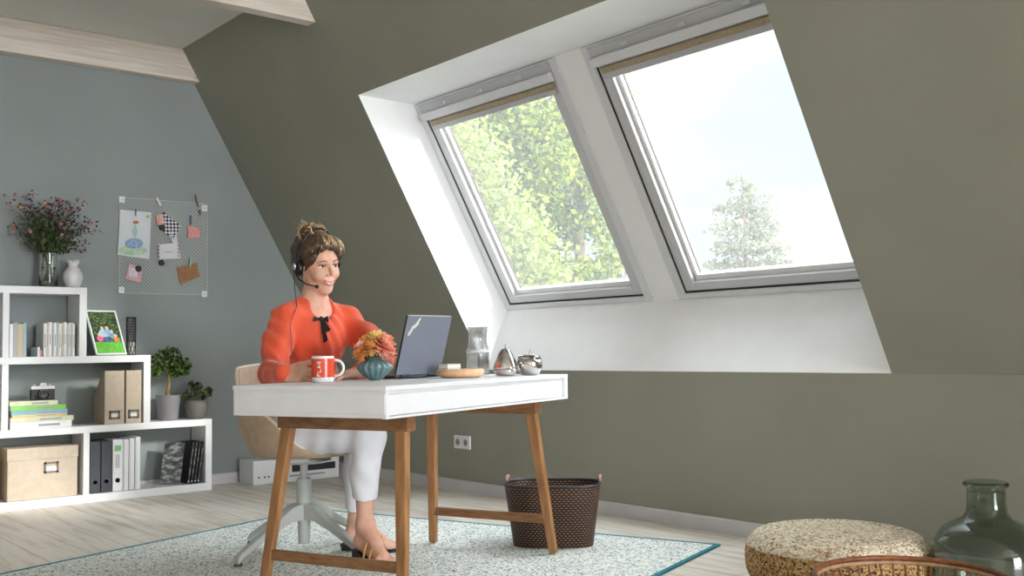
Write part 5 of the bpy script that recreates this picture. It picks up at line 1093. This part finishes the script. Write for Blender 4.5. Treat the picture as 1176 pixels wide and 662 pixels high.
# ------------------------------------------------------------------ outdoors
def tree(name, label, base, trunk, tr_r, blobs, n, lsize, mt, seed, bark):
    t_ = thing(name, label, 'tree', base); r = np.random.default_rng(seed); mb = MB(); mb.tube(trunk, np.linspace(tr_r, tr_r*.3, len(trunk)), 10)
    for c_, rad in blobs:
        c_ = np.array(c_); k = min(range(1, len(trunk)), key=lambda i: np.linalg.norm(np.array(trunk[i])-c_)+.6*max(0, trunk[i][2]-c_[2])); a = np.array(trunk[k]); m_ = (a+c_)/2+V(0, 0, .1)+r.normal(size=3)*.08; mb.tube([a, m_, c_], [tr_r*.35, tr_r*.2, tr_r*.06], 6)
        for q in range(4): e_ = c_+r.normal(size=3)*np.array(rad)*.5; mb.tube([m_, (m_+e_)/2+r.normal(size=3)*.06, e_], [tr_r*.14, tr_r*.09, tr_r*.03], 5)
    mb.build('trunk', bark, t_, smooth=True); pts = []; wts = np.array([np.prod(b_[1])**.66 for b_ in blobs]); wts /= wts.sum()
    for i in range(n):
        c_, rad = blobs[r.choice(len(blobs), p=wts)]; d = r.normal(size=3); d /= np.linalg.norm(d); pts.append(np.array(c_)+d*np.array(rad)*(r.random()**.42)*(1+.15*r.normal()))
    leaves('foliage', pts, lsize, mt, t_, asp=.6, seed=seed); return t_
GZ = -3.2; BARK = mat('grey_brown_bark', (120, 104, 86), .9, .2, 8)
ground = struct(MB().box((-60, 3.97+2, GZ-.2), (30, 60, GZ)).build('lawn', mat('lawn_green', (112, 128, 70), .9, .2, 3)))
def TP(px, py, d): return W(px, py, d)
b0 = TP(668, 400, 13); tk = [V(b0[0], b0[1], GZ), V(b0[0], b0[1], -1), V(b0[0]+.05, b0[1], 1.2), V(b0[0]-.02, b0[1], 2.6), V(b0[0]+.05, b0[1], 4.0), V(b0[0], b0[1], 5.2)]
LMA = leaf_mat('sunlit_maple_leaf', [(44, 66, 10), (88, 108, 16), (130, 140, 26), (154, 156, 48)], .5)
bb = []
for (px, py, dd, rx, rz) in ((560, 130, 12.6, .5, .5), (590, 105, 12.8, .45, .45), (620, 85, 13.2, .4, .4), (545, 90, 13, .6, .5), (600, 150, 12.4, .5, .4), (640, 140, 12.5, .35, .45), (655, 175, 12.9, .3, .4), (630, 190, 12.3, .4, .4), (675, 215, 13, .28, .35), (600, 200, 13.4, .5, .45), (655, 240, 13.3, .4, .35), (690, 260, 12.7, .3, .3), (705, 300, 13.2, .3, .25), (640, 262, 13.1, .4, .35), (660, 315, 13, .5, .25), (600, 50, 13, .7, .6), (530, 190, 13.8, .6, .5), (540, 30, 13, .9, .6), (690, 345, 13, .5, .3), (720, 350, 13.2, .5, .25), (580, 260, 13.4, .5, .5), (600, 310, 13.4, .5, .4), (625, 235, 12.8, .4, .35)):
    bb.append((TP(px, py, dd), (rx, rx, rz)))
tree('maple_tree', 'sunlit yellow green broadleaf tree with thin trunk outside the left roof window', tk[0], tk, .11, bb, 17000, .088, LMA, 31, BARK)
b0 = TP(560, 400, 9.5); tk = [V(b0[0], b0[1], GZ), V(b0[0], b0[1], -1), V(b0[0], b0[1], .8), V(b0[0], b0[1], 2.0)]
bb = []
for (px, py, dd, rx, rz) in ((545, 180, 9.6, .34, .4), (560, 230, 9.5, .42, .45), (575, 270, 9.4, .45, .45), (600, 310, 9.5, .5, .4), (530, 260, 9.8, .5, .5), (560, 320, 9.6, .6, .4), (620, 340, 9.6, .4, .3), (520, 140, 9.9, .3, .4), (610, 270, 9.8, .28, .3), (590, 360, 9.5, .7, .4), (530, 330, 9.6, .6, .5)): bb.append((TP(px, py, dd), (rx, rx, rz)))
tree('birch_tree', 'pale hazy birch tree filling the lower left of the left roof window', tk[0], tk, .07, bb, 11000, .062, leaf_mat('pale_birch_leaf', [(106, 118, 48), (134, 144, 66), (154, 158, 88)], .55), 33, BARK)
b0 = TP(858, 400, 22); tk = [V(b0[0], b0[1], GZ), V(b0[0], b0[1], 0), V(b0[0], b0[1], 2.4), V(b0[0]+.05, b0[1], 3.6), V(b0[0], b0[1], 4.5)]
bb = []
for (px, py, rx, rz) in ((858, 215, .22, .35), (850, 238, .42, .28), (875, 248, .40, .25), (835, 262, .45, .22), (868, 270, .50, .25), (848, 285, .60, .22), (885, 288, .50, .2), (830, 305, .45, .18), (868, 306, .65, .2), (898, 303, .32, .15), (850, 325, .8, .25), (825, 240, .18, .15), (888, 262, .2, .18), (880, 225, .14, .2), (840, 212, .12, .2), (866, 345, 1.0, .3)): bb.append((TP(px, py, 22+.3*math.sin(px)), (rx, rx, rz)))
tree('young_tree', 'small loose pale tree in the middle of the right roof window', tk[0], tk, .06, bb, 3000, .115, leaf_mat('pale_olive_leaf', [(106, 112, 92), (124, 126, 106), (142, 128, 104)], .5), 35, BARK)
b0 = TP(722, 400, 16); tk = [V(b0[0], b0[1], GZ), V(b0[0], b0[1], 0), V(b0[0], b0[1], 3), V(b0[0], b0[1], 6)]
bb = [(TP(px, py, 16), (.24, .24, .5)) for px, py in ((712, 90), (717, 120), (722, 150), (728, 185), (734, 220), (742, 255), (706, 60))]
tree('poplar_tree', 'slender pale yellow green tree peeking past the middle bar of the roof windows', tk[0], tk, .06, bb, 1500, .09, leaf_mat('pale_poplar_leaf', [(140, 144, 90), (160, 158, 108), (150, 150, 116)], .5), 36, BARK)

# ------------------------------------------------------------------ light: hazy bright sky, strengthened overhead and out of view to fill the room
w = bpy.data.worlds.new('sky'); SC.world = w; w.use_nodes = True; t = w.node_tree; bg = t.nodes['Background']
tc = N(t, 'ShaderNodeTexCoord'); mp = N(t, 'ShaderNodeMapping'); mp.inputs['Scale'].default_value = (1, 1, 2.2); t.links.new(tc.outputs['Generated'], mp.inputs[0])
no = N(t, 'ShaderNodeTexNoise', Scale=2.6, Detail=5, Roughness=.55); t.links.new(mp.outputs[0], no.inputs['Vector'])
r = ramp(t, [(.40, (220, 230, 242)), (.62, (252, 253, 255))]); t.links.new(no.outputs['Fac'], r.inputs[0]); t.links.new(r.outputs[0], bg.inputs[0])
dp = N(t, 'ShaderNodeVectorMath', operation='DOT_PRODUCT'); t.links.new(tc.outputs['Generated'], dp.inputs[0]); dp.inputs[1].default_value = tuple(nrm(V(.72, .12, .68)))
mr = N(t, 'ShaderNodeMapRange', interpolation_type='SMOOTHSTEP'); t.links.new(dp.outputs['Value'], mr.inputs[0])
mr.inputs[1].default_value = -.15; mr.inputs[2].default_value = .9; mr.inputs[3].default_value = .70; mr.inputs[4].default_value = 9.0
t.links.new(mr.outputs[0], bg.inputs[1])
sd = bpy.data.lights.new('sun', 'SUN'); so = bpy.data.objects.new('sun', sd); COL.objects.link(so)
sd.energy = 3.5; sd.angle = math.radians(7); sd.color = (1, .965, .91)
so.rotation_euler = Vector((-1, -.6, -.42)).to_track_quat('-Z', 'Y').to_euler()
al = bpy.data.lights.new('gable_fill', 'AREA'); ao = bpy.data.objects.new('gable_fill', al); COL.objects.link(ao)   # added fill lamp at the unseen opening in the right wall
al.shape = 'RECTANGLE'; al.size = AY1-AY0; al.size_y = AZ1-AZ0; al.energy = 400; al.color = (.97, .985, 1); ao.location = (XR+.06, (AY0+AY1)/2, (AZ0+AZ1)/2); ao.rotation_euler = (math.pi/2, 0, math.pi/2)
SC.view_settings.view_transform = 'Standard'; SC.view_settings.look = 'None'; SC.view_settings.exposure = .34; SC.view_settings.gamma = 1; SC.view_settings.use_curve_mapping = False
